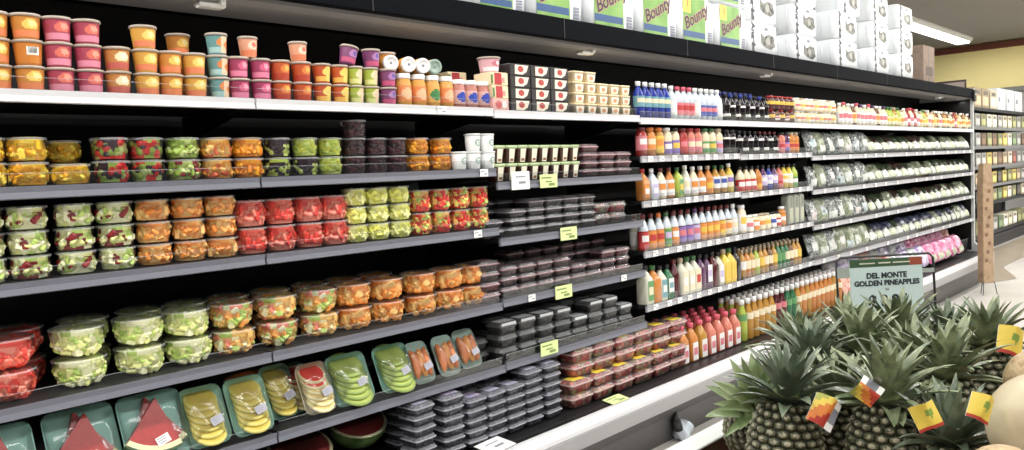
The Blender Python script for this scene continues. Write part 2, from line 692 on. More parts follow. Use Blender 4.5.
FRUIT = {
    'mango': ('box', [MF('mango', (1.0, .73, .14), .35), MF('ripe_mango', (1.0, .64, .08), .35), MF('pale_mango', (1.0, .80, .28), .35)]),
    'pineapple': ('box', [MF('pineapple_flesh', (1.0, .93, .44), .35), MF('pale_pineapple_flesh', (1.0, .96, .62), .35)]),
    'cantaloupe': ('box', [MF('cantaloupe', (1.0, .63, .31), .35), MF('pale_cantaloupe', (1.0, .74, .44), .35), MF('deep_cantaloupe', (1.0, .55, .22), .35)]),
    'orange': ('box', [MF('orange_flesh', (1.0, .63, .15), .35), MF('deep_orange_flesh', (1.0, .54, .10), .35)]),
    'peach': ('box', [MF('peach_flesh', (1.0, .62, .20), .35), MF('pale_peach', (1.0, .74, .42), .35), MF('red_peach', (.92, .42, .26), .35)]),
    'watermelon': ('box', [MF('watermelon_flesh', (.90, .26, .22), .3), MF('bright_watermelon', (1.0, .40, .32), .3), MF('pink_watermelon', (1.0, .54, .46), .3)]),
    'honeydew': ('box', [MF('honeydew', (.87, .88, .58), .35), MF('pale_honeydew', (.96, .98, .76), .35), MF('green_honeydew', (.72, .82, .42), .35)]),
    'green mix': ('box', [MF('honeydew', (0, 0, 0)), MF('pale_honeydew', (0, 0, 0)), MF('green_honeydew', (0, 0, 0)), MF('beet_red_fruit', (.55, .12, .14), .35), MF('pale_honeydew', (0, 0, 0))]),
    'berry mix': ('ball', [MF('strawberry', (.86, .13, .12), .3), MF('blackberry', (.20, .09, .16), .35), MF('kiwi', (.58, .70, .26), .4), MF('strawberry', (0, 0, 0)), MF('pale_kiwi', (.74, .80, .48), .4)]),
    'red mix': ('ball', [MF('strawberry', (0, 0, 0)), MF('light_strawberry', (.90, .28, .22), .3), MF('strawberry', (0, 0, 0)), MF('kiwi', (0, 0, 0)), MF('blackberry', (0, 0, 0))]),
    'kiwi mix': ('box', [MF('kiwi', (0, 0, 0)), MF('pale_kiwi', (0, 0, 0)), MF('beet_red_fruit', (0, 0, 0)), MF('kiwi', (0, 0, 0))]),
    'mixed grape': ('ball', [MF('green_grape', (.72, .80, .32), .25), MF('black_grape', (.20, .11, .17), .3), MF('black_grape', (0, 0, 0)), MF('pale_grape', (.84, .90, .48), .25)]),
    'green grape': ('ball', [MF('green_grape', (0, 0, 0)), MF('pale_grape', (0, 0, 0)), MF('yellow_grape', (.84, .86, .30), .25)]),
    'dark cherry': ('ball', [MF('dark_cherry', (.24, .09, .12), .3), MF('black_cherry', (.16, .08, .10), .3), MF('cherry', (.34, .12, .16), .3)]),
    'fruit salad': ('box', [MF('cantaloupe', (0, 0, 0)), MF('watermelon_flesh', (0, 0, 0)), MF('green_honeydew', (0, 0, 0)), MF('pineapple_flesh', (0, 0, 0)), MF('pale_peach', (0, 0, 0)), MF('strawberry', (0, 0, 0))]),
    'pink mix': ('box', [MF('pale_peach', (0, 0, 0)), MF('pink_watermelon', (0, 0, 0)), MF('green_honeydew', (0, 0, 0)), MF('pale_honeydew', (0, 0, 0)), MF('cantaloupe', (0, 0, 0)), MF('pale_peach', (0, 0, 0)), MF('pale_cantaloupe', (0, 0, 0)), MF('cantaloupe', (0, 0, 0))]),
}


def chunks(mb, fruit, rad, h, n, r, z0=.003, size=.026):
    """pieces of fruit filling a round vessel; rad(z) is its inner radius"""
    style, mats = FRUIT[fruit]
    cr = .92 if style == 'box' else .88
    jit = [[r.uniform(.955, 1.0) for _ in range(18)] for _ in range(7)]

    def core(u, v):
        i, j = int(round(u*18)) % 18, int(round(v*6))
        z = z0+(h-z0)*min(1, v*7/6)*.985
        q = rad(z)*cr*(jit[j][i] if v < .84 else 1) if v < .99 else .004
        return (q*cos(2*pi*u), q*sin(2*pi*u), z)
    pick = {}
    mb.grid(core, 18, 6, lambda u, v: pick.setdefault((int(u*9), int(v*3)), mats[r.randrange(len(mats))]), smooth=False, closed_u=True)
    mb.lathe([(rad(z0)*cr*.97, z0), (.002, z0)], 18, mats[0], cap0=False)
    for i in range(n):
        z = z0+size*.52+(h-z0-size*1.02)*((i*.7548777+r.uniform(-.1, .1)) % 1)
        a = 2*pi*((i*.5698403) % 1)+r.uniform(-.2, .2)
        top = z > h-size*1.1
        R = max(.004, rad(z)-size*(.46 if style == 'box' else .44))*(math.sqrt(r.random()) if top else r.uniform(.97, 1))
        c = (R*cos(a), R*sin(a), z)
        if style == 'box':
            rand_box(mb, c, (size*r.uniform(.7, 1.1), size*r.uniform(.75, 1.2), size*r.uniform(.6, .9)), mats[r.randrange(len(mats))], r)
        else:
            s = size*r.uniform(.38, .5)
            T = Matrix.Translation(c) @ Euler((r.uniform(0, 6), r.uniform(0, 6), 0)).to_matrix().to_4x4()
            mb.lathe([(s*.1, -s), (s*.72, -s*.7), (s, 0), (s*.72, s*.72), (s*.1, s)], 7, mats[r.randrange(len(mats))], T=T)


def deli_tub(fruit, r=.057, h=.072, seed=0, n=70, size=.03):
    k = Kind('fruit_tub', 'fruit tub', h)
    rr = random.Random(seed)
    rad = lambda z: r*(.925+.05*min(1, z/h))
    mb = MB()
    mb.lathe([(r*.89, 0), (r*.93, .004), (r*.975, h-.010), (r*1.0, h-.009), (r*1.0, h-.006)], 24, CLEAR, cap1=False)
    k.part('tub', mb)
    mb = MB()
    mb.lathe([(r*1.015, h-.010), (r*1.02, h-.003), (r*.94, h-.001), (r*.9, h-.003)], 24, [LIDC, CLEAR, CLEAR], cap0=False)
    k.part('lid', mb, label='clear lid with a hazy rim')
    mb = MB()
    chunks(mb, fruit, lambda z: rad(z)-.001, h-.005, n, rr, size=size)
    k.part('cut_fruit', mb, stuff=True)
    return k


def fruit_bowl(fruit, r=.080, h=.10, seed=0):
    k = Kind('fruit_bowl', 'fruit bowl', h*.98)
    rr = random.Random(seed)
    hb = h*.84
    rad = lambda z: r*(.44+.56*math.sqrt(max(0, 1-(1-min(1, z/hb))**2)))
    mb = MB()
    mb.lathe([(r*.40, 0)]+[(rad(z*hb), z*hb+.002) for z in (.02, .12, .3, .5, .75, 1)]+[(r*1.03, hb+.002)], 28, CLEAR, cap1=False)
    k.part('bowl', mb)
    mb = MB()
    mb.lathe([(r*1.02, hb+.001), (r*1.02, hb+.004), (r*.97, hb+.007), (r*.85, h*.95), (r*.6, h), (r*.1, h)], 28, [LIDC, LIDC, CLEAR, CLEAR, CLEAR], cap0=False)
    k.part('lid', mb, label='clear domed lid with a hazy rim')
    mb = MB()
    chunks(mb, fruit, lambda z: rad(z)-.002, hb+.006, 120, rr, size=.034)
    k.part('cut_fruit', mb, stuff=True)
    return k


def curved_patch(mb, rfun, z0, z1, a0, a1, nu, nv, mat):
    def fn(u, v):
        z = z0+(z1-z0)*v
        a = a0+(a1-a0)*u
        return (rfun(z)*cos(a), rfun(z)*sin(a), z)
    mb.grid(fn, nu, nv, mat)


def snack_cup(key, body, pic, pic2, band, r=.041, h=.077, side=None, barcode=False):
    k = Kind('snack_cup', 'snack cup', h)
    rf = lambda z: r*(.80+.17*z/h)
    mb = MB()
    mb.lathe([(r*.76, 0), (r*.80, .003), (r*.965, h-.008)], 26, body)
    k.part('cup', mb)
    mb = MB()
    mb.lathe([(r*.97, h-.010), (r*1.05, h-.009), (r*1.06, h-.004), (r*1.0, h-.001), (r*.9, h-.0005)], 26, M('cup_rim', (.70, .64, .58), .4))
    k.part('lid', mb)

    def mf(u, v):
        if barcode:
            return PAPER if .42 < u < .66 and .4 < v < .85 else body
        if side is not None and u > .52:
            if (u-.74)**2/.02+(v-.5)**2/.06 < 1:
                return pic
            return side
        if (u-.55)**2/.035+(v-.64)**2/.07 < 1:
            return pic2 if (u-.58)**2/.010+(v-.68)**2/.02 < 1 else pic
        if v < .30 and .1 < u < .92:
            return band
        return body
    mb = MB()
    curved_patch(mb, lambda z: rf(z)+.0006, .006, h-.013, radians(-190), radians(10), 22, 12, mf)
    if barcode:
        for i in range(7):
            a = radians(-190)+radians(200)*(.455+i*.027)
            mb.box((0, 0, 0), (.0012, .001, .018), INK, T=Matrix.Rotation(a+pi/2, 4, 'Z') @ Matrix.Translation((0, -(rf(.045)+.0012), .045)))
    k.part('label', mb, label='printed wrap of the cup')
    return k


def lidded_jar(key, body, lab, lid, r=.036, h=.14):
    k = Kind('jar', 'jar', h)
    mb = MB()
    mb.lathe([(r*.9, 0), (r, .006), (r, h*.70), (r*.86, h*.80), (r*.84, h*.85)], 22, body)
    k.part('glass', mb)
    mb = MB()
    mb.lathe([(r*.9, h*.84), (r*.92, h*.86), (r*.92, h*.985), (r*.86, h), (r*.62, h), (r*.60, h-.003), (r*.2, h-.003)], 22, lid)
    mb.lathe([(r*.16, h-.0028), (r*.16, h-.0015)], 12, GREYPRINT)
    k.part('lid', mb)
    mb = MB()

    def mf(u, v):
        return lab[1] if (u-.5)**2/.05+(v-.5)**2/.12 < 1 else lab[0]
    curved_patch(mb, lambda z: r*1.012, h*.14, h*.62, radians(-200), radians(20), 22, 8, mf)
    k.part('label', mb)
    return k


def carton(name, cat, w, d, h, face, spots, sidem=None, b=.003):
    """a printed carton; spots = list of (mat, outline in face units 0..1)"""
    k = Kind(name, cat, h)
    mb = MB()
    mb.box((0, 0, h/2), (w, d, h), face, b)
    k.part('box', mb)
    mb = MB()
    for i, (m, pl) in enumerate(spots):
        mb.add([((x-.5)*w, -d/2-.0006-.0003*i, y*h) for x, y in pl], [tuple(range(len(pl)))], m)
    k.part('printed_label', mb)
    return k


def ell(cx, cy, rx, ry, n=14):
    return [(cx+rx*cos(2*pi*i/n), cy+ry*sin(2*pi*i/n)) for i in range(n)]


def rect(x0, y0, x1, y1):
    return [(x0, y0), (x1, y0), (x1, y1), (x0, y1)]


def clamshell(key, w, d, h, fill, lid=CLEAR, label=None, lab_at=(0, 0, .5, .5), name='berry_clamshell', cat='berry clamshell', rim=LIDC, strip=None):
    k = Kind(name, cat, h)
    hx, hy = w/2, d/2
    mb = MB()
    mb.rloft([(0, 0, hx*.80, hy*.80, .012, 0), (0, 0, hx*.84, hy*.84, .014, .003), (0, 0, hx*.95, hy*.95, .016, h*.62)], CLEAR, cap1=False)
    k.part('base', mb)
    mb = MB()
    mb.rloft([(0, 0, hx*.95, hy*.95, .016, h*.60), (0, 0, hx, hy, .016, h*.62), (0, 0, hx, hy, .016, h*.70), (0, 0, hx*.93, hy*.93, .016, h*.74), (0, 0, hx*.90, hy*.90, .016, h*.97), (0, 0, hx*.86, hy*.86, .015, h)],
             [rim, rim, rim, lid, lid], cap0=False)
    k.part('lid', mb, label='clear lid with a pale rim')
    mb = MB()
    rr = random.Random(len(key))
    mb.rloft([(0, 0, hx*.78, hy*.78, .012, .004), (0, 0, hx*.90, hy*.90, .014, h*.58), (0, 0, hx*.86, hy*.86, .014, h*.80), (0, 0, hx*.7, hy*.7, .014, h*.90)], fill)
    k.part('berries', mb, stuff=True)
    if label:
        cx, cy, lw, ll = lab_at
        mb = MB()
        mb.box((cx*w, cy*d, h+.0008), (w*lw, d*ll, .0012), label)
        if strip:
            mb.box((cx*w, -hy*.9-.002, h*.84), (w*lw, .0015, h*.22), strip)
        k.part('label', mb, label='paper label on the lid')
    return k


def foam_tray(kind, w, l, seed=0, foam=None):
    """lies in XY with y up its length; lean it when placed.  origin: middle of the lower edge"""
    foam = foam or M('teal_foam', (.62, .86, .80), .55, .04, 40)
    rr = random.Random(seed)
    k = Kind('fruit_tray', 'fruit tray')
    hx, hy, hz = w/2, l/2, .026
    mb = MB()
    mb.rloft([(0, hy, hx*.84, hy*.86, .022, 0), (0, hy, hx*.98, hy*.98, .028, hz-.004), (0, hy, hx, hy, .03, hz), (0, hy, hx*.955, hy*.96, .026, hz), (0, hy, hx*.82, hy*.84, .02, .007)], foam)
    k.part('foam_tray', mb)
    mb = MB()
    z = .012
    if kind == 'watermelon':
        red, pale, green = M('deep_red_watermelon', (.70, .16, .15), .3, .2, 60), M('watermelon_rind', (.88, .86, .66), .5), M('watermelon_skin', (.20, .32, .14), .4)
        for q, (tilt, dz, dx, sz) in enumerate(((.10, 0, -.014, 1), (-.22, .014, .012, .93))):
            R = l*.86*sz
            half = math.atan2(hx*.95, R)*1.05
            T = Matrix.Translation((dx, l*.93-.012*q, z+dz)) @ Matrix.Rotation(tilt, 4, 'Z')
            n = 10
            for (r0, r1, m) in ((.0, .86, red), (.86, .955, pale), (.955, 1.0, green)):
                vs, fs = [], []
                for zz in (0, .030):
                    for i in range(n+1):
                        a = -half+2*half*i/n
                        for rr_ in (r0, r1):
                            vs.append((sin(a)*R*rr_, -cos(a)*R*rr_, zz))
                o = 2*(n+1)
                for i in range(n):
                    a0, a1 = 2*i, 2*i+2
                    fs += [(o+a0, o+a0+1, o+a1+1, o+a1), (a0, a1, a1+1, a0+1), (a0+1, a1+1, o+a1+1, o+a0+1), (a0, o+a0, o+a1, a1)]
                fs += [(0, 1, o+1, o), (2*n, o+2*n, o+2*n+1, 2*n+1)]
                mb.add(vs, fs, m, False, T)
    elif kind in ('yellow', 'green', 'mix'):
        skin = {'yellow': M('yellow_melon_rim', (.86, .80, .38), .4), 'green': M('green_melon_rim', (.56, .66, .28), .4), 'mix': M('cream_melon_rim', (.93, .88, .66), .4)}[kind]
        fl = {'yellow': M('yellow_melon', (.84, .74, .26), .3), 'green': M('green_melon', (.68, .76, .32), .3), 'mix': M('cream_melon', (.92, .80, .46), .3)}[kind]
        n = 6
        for i in range(n):
            f = i/(n-1)
            R = hx*(.74 if kind == 'yellow' else .78)
            T = Matrix.Translation((rr.uniform(-.004, .004), l*(.20+.58*f), z+.020-.002*i)) @ Matrix.Rotation(radians(-34), 4, 'X')
            m2 = M('watermelon_flesh', (0, 0, 0)) if kind == 'mix' and i >= n-2 else fl
            mb.lathe([(R*.96, -.006), (R, -.002), (R, .003), (R*.90, .006), (R*.86, .0065), (R*.35, .0072), (R*.2, .004)], 22, [skin, skin, skin, skin, m2, m2], T=T)
    else:
        o1, o2 = M('cantaloupe_slice', (.93, .50, .22), .3), M('cantaloupe', (0, 0, 0))
        for i in range(3):
            x = hx*(-.42+.42*i)

            def fn(u, v, x=x, i=i):
                a = u*2*pi
                t = v*2-1
                rr2 = math.sqrt(max(.0004, 1-t*t))
                return (x+.010*t*t*(1 if i else -1)+hx*.34*rr2*cos(a), l*.48+l*.36*t, z+.016+.020*rr2*sin(a)+.003*i)
            mb.grid(fn, 12, 10, o1 if i != 1 else o2, closed_u=True)
    k.part('fruit_slices', mb)
    mb = MB()

    def film(u, v):
        x, y = (u-.5)*2, v
        e = min(1, (1-abs(x))*4, y*5, (1-y)*5)
        bump = (0.026 if kind in ('orange', 'watermelon') else .036)*max(0, e)
        return (x*hx*.985, l*(.008+.984*y), hz+bump+.002*sin(9*x+13*y)*max(0, e))
    mb.grid(film, 12, 12, FILM)
    k.part('cling_film', mb)
    mb = MB()
    sx, sy = (.30, .26) if kind == 'watermelon' else (.34, .36)
    st = Matrix.Translation((hx*(.05 if kind == 'watermelon' else .25), l*sy, hz+(.033 if kind in ('orange', 'watermelon') else .043))) @ Matrix.Rotation(.28, 4, 'Z')
    mb.box((0, 0, 0), (.046, .030, .0015), PAPER if kind == 'watermelon' else M('lilac_grey_sticker', (.68, .68, .73), .6), T=st)
    for i in range(3):
        mb.box((-.004, .009-.008*i, .0012), (.034-.006*i, .003, .0008), GREYPRINT, T=st)
    k.part('price_sticker', mb)
    return k


def bottle(key, r, h, body, cap, label=None, label2=None, style='round', name='bottle', cat='bottle', neck=.36, lz=(.14, .52), top=None):
    k = Kind(name, cat, h)
    mb = MB()
    body_u = top or body
    if style == 'round':
        mb.lathe([(r*.82, 0), (r, h*.03), (r, h*.55), (r*.94, h*.62), (r*.62, h*.75), (r*neck, h*.84), (r*neck, h*.90)], 14, [body, body, body_u, body_u, body_u, body_u])
    elif style == 'waist':
        mb.lathe([(r*.82, 0), (r, h*.03), (r, h*.22), (r*.86, h*.34), (r*.90, h*.42), (r, h*.56), (r*.9, h*.68), (r*.5, h*.80), (r*neck, h*.85), (r*neck, h*.9)], 14, [body]*4+[body_u]*5)
    elif style == 'wide':
        mb.lathe([(r*.88, 0), (r, h*.03), (r, h*.70), (r*.9, h*.78), (r*.64, h*.85), (r*.60, h*.90)], 14, [body]*2+[body_u]*3)
        neck = .6
    elif style == 'square':
        mb.rloft([(0, 0, r*.9, r*.9, r*.3, 0), (0, 0, r, r, r*.35, h*.03), (0, 0, r, r, r*.35, h*.60), (0, 0, r*.8, r*.8, r*.5, h*.70), (0, 0, r*neck, r*neck, r*neck, h*.84), (0, 0, r*neck, r*neck, r*neck, h*.90)], [body, body, body_u, body_u, body_u], k=3)
    k.part('body', mb)
    mb = MB()
    cr = r*neck*1.22
    mb.lathe([(cr, h*.875), (cr, h*.985), (cr*.88, h)], 12, cap)
    k.part('cap', mb)
    if label:
        mb = MB()
        l0, l1 = lz

        def mf(u, v):
            return label2 if label2 and (.30 < v < .72 and .2 < u < .8) else label
        if style == 'square':
            mb.box((0, -r-.0006, h*(l0+l1)/2), (r*1.5, .0012, h*(l1-l0)), label)
            if label2:
                mb.box((0, -r-.0016, h*(l0+l1)/2), (r*1.1, .001, h*(l1-l0)*.4), label2)
        else:
            curved_patch(mb, lambda z: r*1.015, h*l0, h*l1, radians(-205), radians(25), 14, 5, mf)
        k.part('label', mb)
    return k


def pillow_bag(key, w, h, t, leaf, label=None, lab=(.1, .06, .9, .36), seed=0, name='salad_bag', cat='salad bag', film=None):
    k = Kind(name, cat, h)
    rr = random.Random(seed)
    ph = [rr.uniform(0, 6) for _ in range(8)]
    mb = MB()

    def surf(sgn):
        def fn(u, v):
            x, y = 2*u-1, 2*v-1
            e = (max(0, 1-abs(x)**2.6)**.6)*(max(0, 1-abs(y)**3.2)**.6)
            wob = .10*sin(7*x+ph[0]+2*y)+.09*sin(6*y+ph[1]-3*x)+.06*sin(13*x*y+ph[2])
            return (w/2*x*(1-.05*y*y)+.003*sin(9*y+ph[3]), sgn*t/2*e*(1+wob), h*(v)+.002*sin(8*x+ph[4]))
        return fn
    mb.grid(surf(-1), 12, 12, leaf)
    mb.grid(lambda u, v: surf(1)(1-u, v), 12, 12, leaf)
    k.part('bag', mb)
    if label:
        mb = MB()
        x0, y0, x1, y1 = lab
        s0 = surf(-1)
        mb.grid(lambda u, v: (lambda p: (p[0], p[1]-.0015, p[2]))(s0(x0+(x1-x0)*u, y0+(y1-y0)*v)), 8, 6, label)
        k.part('label', mb)
    return k


# ------------------------------------------------------------------ placing rows
def run(sec, row, where, items, noun, group, back=0, dz=0, counter=None, side='left'):
    """items: (look, Kind or list of Kinds from the bottom up, px or ('X', x), set-back from the rail, tiers, turn)"""
    z0 = ROWZ[sec][row] if isinstance(row, int) else row
    for i, it in enumerate(items):
        look, kinds, px, sb, n = it[:5]
        turn = it[5] if len(it) > 5 else None
        ks = kinds if isinstance(kinds, (list, tuple)) else [kinds]*n
        lk = look if isinstance(look, (list, tuple)) else [look]*n
        Y = YF+.028+sb
        x = px[1] if isinstance(px, tuple) else x_at(px, Y, z0+.05)
        z = z0+.0005+dz
        num = i+1 if side == 'left' else len(items)-i
        for t in range(n):
            rz = turn if turn is not None else rnd.uniform(-.06, .06)
            pos = f'{ordn(num)} from {side}' if n == 1 else f'{tier(t, n)} of {ordn(num)} stack from {side}'
            pos = pos.replace('lower middle', 'lower-middle').replace('upper middle', 'upper-middle').replace(' from bottom', '-from-bottom')
            nn = noun if isinstance(noun, str) else noun[i]
            lab = f'{lk[t]} {nn}, {pos}, {where}'
            ks[t].place((x+rnd.uniform(-.0015, .0015), Y, z), lab, group, rot=(0, 0, rz))
            z += ks[t].h+.0006


# ================================================================== fruit section
OJ, OJ2 = M('orange_cup', (.84, .52, .18), .35), M('amber_cup', (.90, .62, .22), .35)
MAG, MAG2 = M('magenta_cup', (.72, .25, .34), .35), M('deep_pink_cup', (.68, .23, .38), .35)
REDO = M('red_orange_cup', (.82, .32, .14), .35)
c_or = snack_cup('orange', OJ, M('citrus_print', (.98, .78, .30), .5), M('pale_citrus_print', (.99, .88, .55), .5), M('peach_band', (.94, .50, .28), .5))
c_bar = snack_cup('orange back', M('brown_orange_cup', (.84, .48, .14), .35), OJ, OJ, OJ, barcode=True)
c_pk = snack_cup('pink', MAG, M('coral_print', (.93, .42, .34), .5), M('light_coral_print', (.95, .62, .52), .5), M('rose_band', (.90, .52, .62), .5))
c_mx = snack_cup('mixed', M('brown_amber_cup', (.80, .50, .22), .35), M('cream_print', (.96, .86, .66), .5), M('pale_cream_print', (.98, .93, .80), .5), M('rose_brown_band', (.80, .34, .30), .5))
c_ye = snack_cup('yellow', M('yellow_orange_cup', (.88, .63, .22), .35), M('sun_print', (.99, .82, .38), .5), M('pale_citrus_print', (0, 0, 0)), M('coral_band', (.92, .48, .30), .5))
c_te = snack_cup('teal', M('teal_cup', (.38, .60, .60), .35), M('orange_print', (.92, .50, .20), .5), M('blue_print', (.20, .36, .62), .5), M('pale_teal_band', (.62, .78, .76), .5), side=M('cream_side', (.93, .78, .62), .5), r=.037)
c_mg = snack_cup('magenta', MAG2, M('hot_pink_print', (.90, .36, .52), .5), M('light_pink_print', (.95, .62, .70), .5), M('pink_band', (.92, .48, .62), .5), r=.039)
c_ro = snack_cup('red orange', REDO, M('orange_print', (0, 0, 0)), M('amber_print', (.96, .70, .26), .5), M('rust_band', (.76, .22, .12), .5), r=.039)
c_ry = snack_cup('red yellow', REDO, M('yellow_print', (.97, .82, .34), .5), M('pale_yellow_print', (.98, .92, .62), .5), M('amber_print', (0, 0, 0)), r=.037, side=M('yellow_side', (.96, .80, .34), .5))
c_li = snack_cup('lime', M('lime_cup', (.66, .74, .22), .35), M('cream_print', (0, 0, 0)), M('amber_print', (0, 0, 0)), M('pale_lime_band', (.86, .86, .52), .5), r=.034, side=M('cream_side', (0, 0, 0)))
c_pu = snack_cup('purple', M('purple_cup', (.52, .25, .44), .35), M('lilac_print', (.72, .48, .72), .5), M('blue_violet_print', (.42, .36, .70), .5), M('magenta_band', (.82, .30, .48), .5), r=.038)
c_pe = snack_cup('peach', M('peach_cup', (.92, .62, .48), .35), M('pale_peach_print', (.97, .82, .70), .5), M('coral_print', (0, 0, 0)), M('coral_band', (0, 0, 0)), r=.035)
W = "top fruit shelf"
g = 'snack cups on the top shelf'
ta = lambda *a: list(a)
cups = [('orange', c_or, -3, .06, 3), (['orange', 'barcoded orange', 'orange'], [c_or, c_bar, c_or], 30, .05, 3), ('pink', c_pk, 60, .05, 3), ('pink', c_pk, 90, .05, 3),
        ('amber', c_mx, 118, .05, 2), ('orange', c_ye, 147, .05, 3), ('orange', c_or, 171, .05, 2), ('yellow orange', c_ye, 195, .05, 2), ('teal', c_te, 219, .05, 3),
        ('magenta', c_mg, 239, .05, 2), ('magenta', c_mg, 261, .05, 2), ('red orange', c_ro, 281, .05, 2), ('red orange', c_ro, 302, .05, 2), ('red orange', c_ry, 322, .05, 2),
        ('red and yellow', c_ry, 340, .05, 2), ('lime green', c_li, 355.5, .05, 2), ('lime green', c_li, 371, .05, 2), ('purple', c_pu, 388, .05, 2)]
run('A', 0, W, cups, 'snack cup', g)
z2 = ROWZ['A'][0]
for lk, kk, px, up, yy, lab in (('pink', c_pe, 248, 2, .06, 'pale pink snack cup balanced on top of the two magenta stacks'),
                                ('peach', c_pe, 298, 2, .06, 'peach snack cup standing alone above the red orange stacks'),
                                ('purple', c_pu, 371, 2, .06, 'purple snack cup upright on the right lime green stack'),
                                ('amber', c_mx, 386, 2, .10, 'brownish snack cup on the purple stack beside the jars'),
                                ('orange', c_or, 178, 2, .14, 'small shaded orange snack cup set back between orange stacks')):
    kk.place((x_at(px, YF+.028+yy, 2.15), YF+.028+yy, z2+.0015+up*(kk.h+.0006)), lab, g)
c_or.place((x_at(178, YF+.168, 2.0), YF+.168, z2+.001), 'orange snack cup in back row under the small shaded cup, bottom', g)
c_or.place((x_at(178, YF+.168, 2.08), YF+.168, z2+.001+c_or.h), 'orange snack cup in back row under the small shaded cup, middle', g)
c_pu.place((x_at(347, YF+.08, 2.15), YF+.085, z2+.002+2*(c_li.h+.0006)+.004), 'purple snack cup tipped over on the left lime green stack', g, rot=(0, radians(14), 0))
j_or = lidded_jar('o', M('amber_preserve', (.86, .60, .22), .2), (M('orange_label', (.92, .50, .24), .6), M('pale_orange_label', (.95, .72, .52), .6)), WHITE)
j_gr = lidded_jar('g', M('amber_preserve', (0, 0, 0)), (M('amber_label', (.90, .66, .26), .6), M('green_label', (.22, .52, .26), .6)), WHITE)
j_bl = lidded_jar('b', M('rose_preserve', (.76, .46, .40), .2), (M('pale_rose_label', (.86, .66, .62), .6), M('blue_label', (.14, .26, .74), .6)), WHITE, h=.13)
jars = [('orange labelled', j_or, 403.5, .05, 1), ('orange labelled', j_or, 418, .05, 1), ('green labelled', j_gr, 432, .05, 1), ('orange labelled', j_or, 445.5, .05, 1),
        ('blue labelled', j_bl, 457.5, .05, 1), ('blue labelled', j_bl, 470, .05, 1), ('blue labelled', j_bl, 482, .05, 1)]
run('A', 0, W, jars, 'white lidded jar standing', 'jars on the top shelf')
j_gl = lidded_jar('gl', M('amber_preserve', (0, 0, 0)), (M('amber_label', (0, 0, 0)), M('green_label', (0, 0, 0))), M('grey_green_lid', (.56, .66, .60), .4))
for i, (px, kk, rr_, lab) in enumerate(((401.5, j_or, 0, 'jar lying down with white lid facing out, leftmost above the jars'), (419, j_or, 0, 'jar lying down with white lid facing out, second above the jars'),
                                       (433, j_gr, 0, 'jar lying down with white lid facing out, third above the jars'), (444.5, j_gl, .0, 'jar lying down with grey green lid facing out above the jars'))):
    Y = YF+.028+.015
    kk.place((x_at(px, Y, 2.14), Y+.14, z2+.14+.040), lab, 'jars on the top shelf', rot=(radians(90), 0, radians(-20)))

# second shelf: two-high tubs of cut fruit
tubs = {}


def tub(f, tall=False, v=0, r=.0575, h=None):
    key = (f, tall, v, r, h)
    if key not in tubs:
        tubs[key] = deli_tub(f, r, h or (.100 if tall else .074), seed=len(tubs)*7+3, n=100 if tall else 74, size=.031 if f not in ('green grape', 'mixed grape', 'dark cherry') else .027)
    return tubs[key]


W = "second fruit shelf"
g = 'fruit tubs on the second shelf'
two = [('orange chunk', [tub('mango', r=.055), tub('mango', v=1, r=.055)], -14, .07, 2), ('mango chunk', [tub('mango'), tub('mango', v=1)], 27.5, .07, 2), ('mango chunk', [tub('mango', v=1, h=.066)], 70, .07, 1),
       ('berry and kiwi', [tub('berry mix'), tub('berry mix', v=1)], 111, .07, 2), ('strawberry mix', [tub('berry mix', v=2), tub('red mix')], 147, .07, 2),
       ('kiwi and grape', [tub('kiwi mix'), tub('kiwi mix', v=1)], 183, .07, 2), ('peach slice', [tub('peach'), tub('peach', v=1)], 216, .07, 2),
       ('orange chunk', [tub('orange'), tub('orange', v=1)], 248, .07, 2), ('mixed grape', [tub('mixed grape', r=.0525), tub('mixed grape', v=1, r=.0525)], 277.5, .07, 2),
       (['mixed grape', 'green grape'], [tub('mixed grape', v=1, r=.0525), tub('green grape', r=.0525)], 305, .07, 2), ('green grape', [tub('green grape', r=.0525), tub('green grape', v=1, r=.0525)], 330, .07, 2),
       ('dark cherry', [tub('dark cherry', r=.0525), tub('dark cherry', v=1, r=.0525)], 353.5, .07, 2), ('dark cherry', [tub('dark cherry', v=1, r=.0525), tub('dark cherry', r=.0525)], 375.5, .07, 2),
       ('dark cherry', [tub('dark cherry', r=.0525), tub('dark cherry', r=.0525)], 395.5, .07, 2), ('mandarin orange', [tub('orange', r=.055), tub('orange', v=1, r=.055)], 417, .07, 2),
       ('mandarin orange', [tub('orange', v=1, r=.055), tub('orange', r=.055)], 440, .07, 2)]
run('A', 1, W, two, 'fruit tub', g)
zz = ROWZ['A'][1]
tub('dark cherry', r=.0525).place((x_at(353.5, YF+.098, 1.85), YF+.098, zz+.003+2*.0727), 'dark cherry fruit tub alone on top of the leftmost cherry stack', g)
Y = YF+.235
for t, nm in ((0, 'lower'), (1, 'upper')):
    tub('mango', v=1, r=.0525).place((x_at(64, Y, 1.78), Y, zz+.001+t*.0727), f'shaded mango fruit tub standing behind the single mango tub, {nm}', g)
k_yc = Kind('yogurt_cup', 'yogurt cup', .082)
mb = MB()
mb.lathe([(.031, 0), (.032, .003), (.037, .074)], 22, WHITE)
k_yc.part('cup', mb)
mb = MB()
mb.lathe([(.0385, .073), (.040, .075), (.040, .080), (.036, .082)], 22, M('milky_lid', (.84, .86, .85), .4))
k_yc.part('lid', mb)
mb = MB()
curved_patch(mb, lambda z: .0325+.0053*z/.074, .018, .06, radians(-120), radians(-40), 10, 10,
             lambda u, v: M('pale_green_seal', (.60, .72, .66), .6) if .05 < (u-.5)**2+(v-.5)**2 < .16 else (M('grey_blue_print', (.66, .72, .76), .6) if (u-.5)**2+(v-.5)**2 < .02 else WHITE))
k_yc.part('label', mb)
run('A', 1, W, [('white', k_yc, 458.5, .02, 1), ('white', k_yc, 473, .02, 2), ('white', k_yc, 487, .02, 2)], 'yogurt cup', 'white yogurt cups')

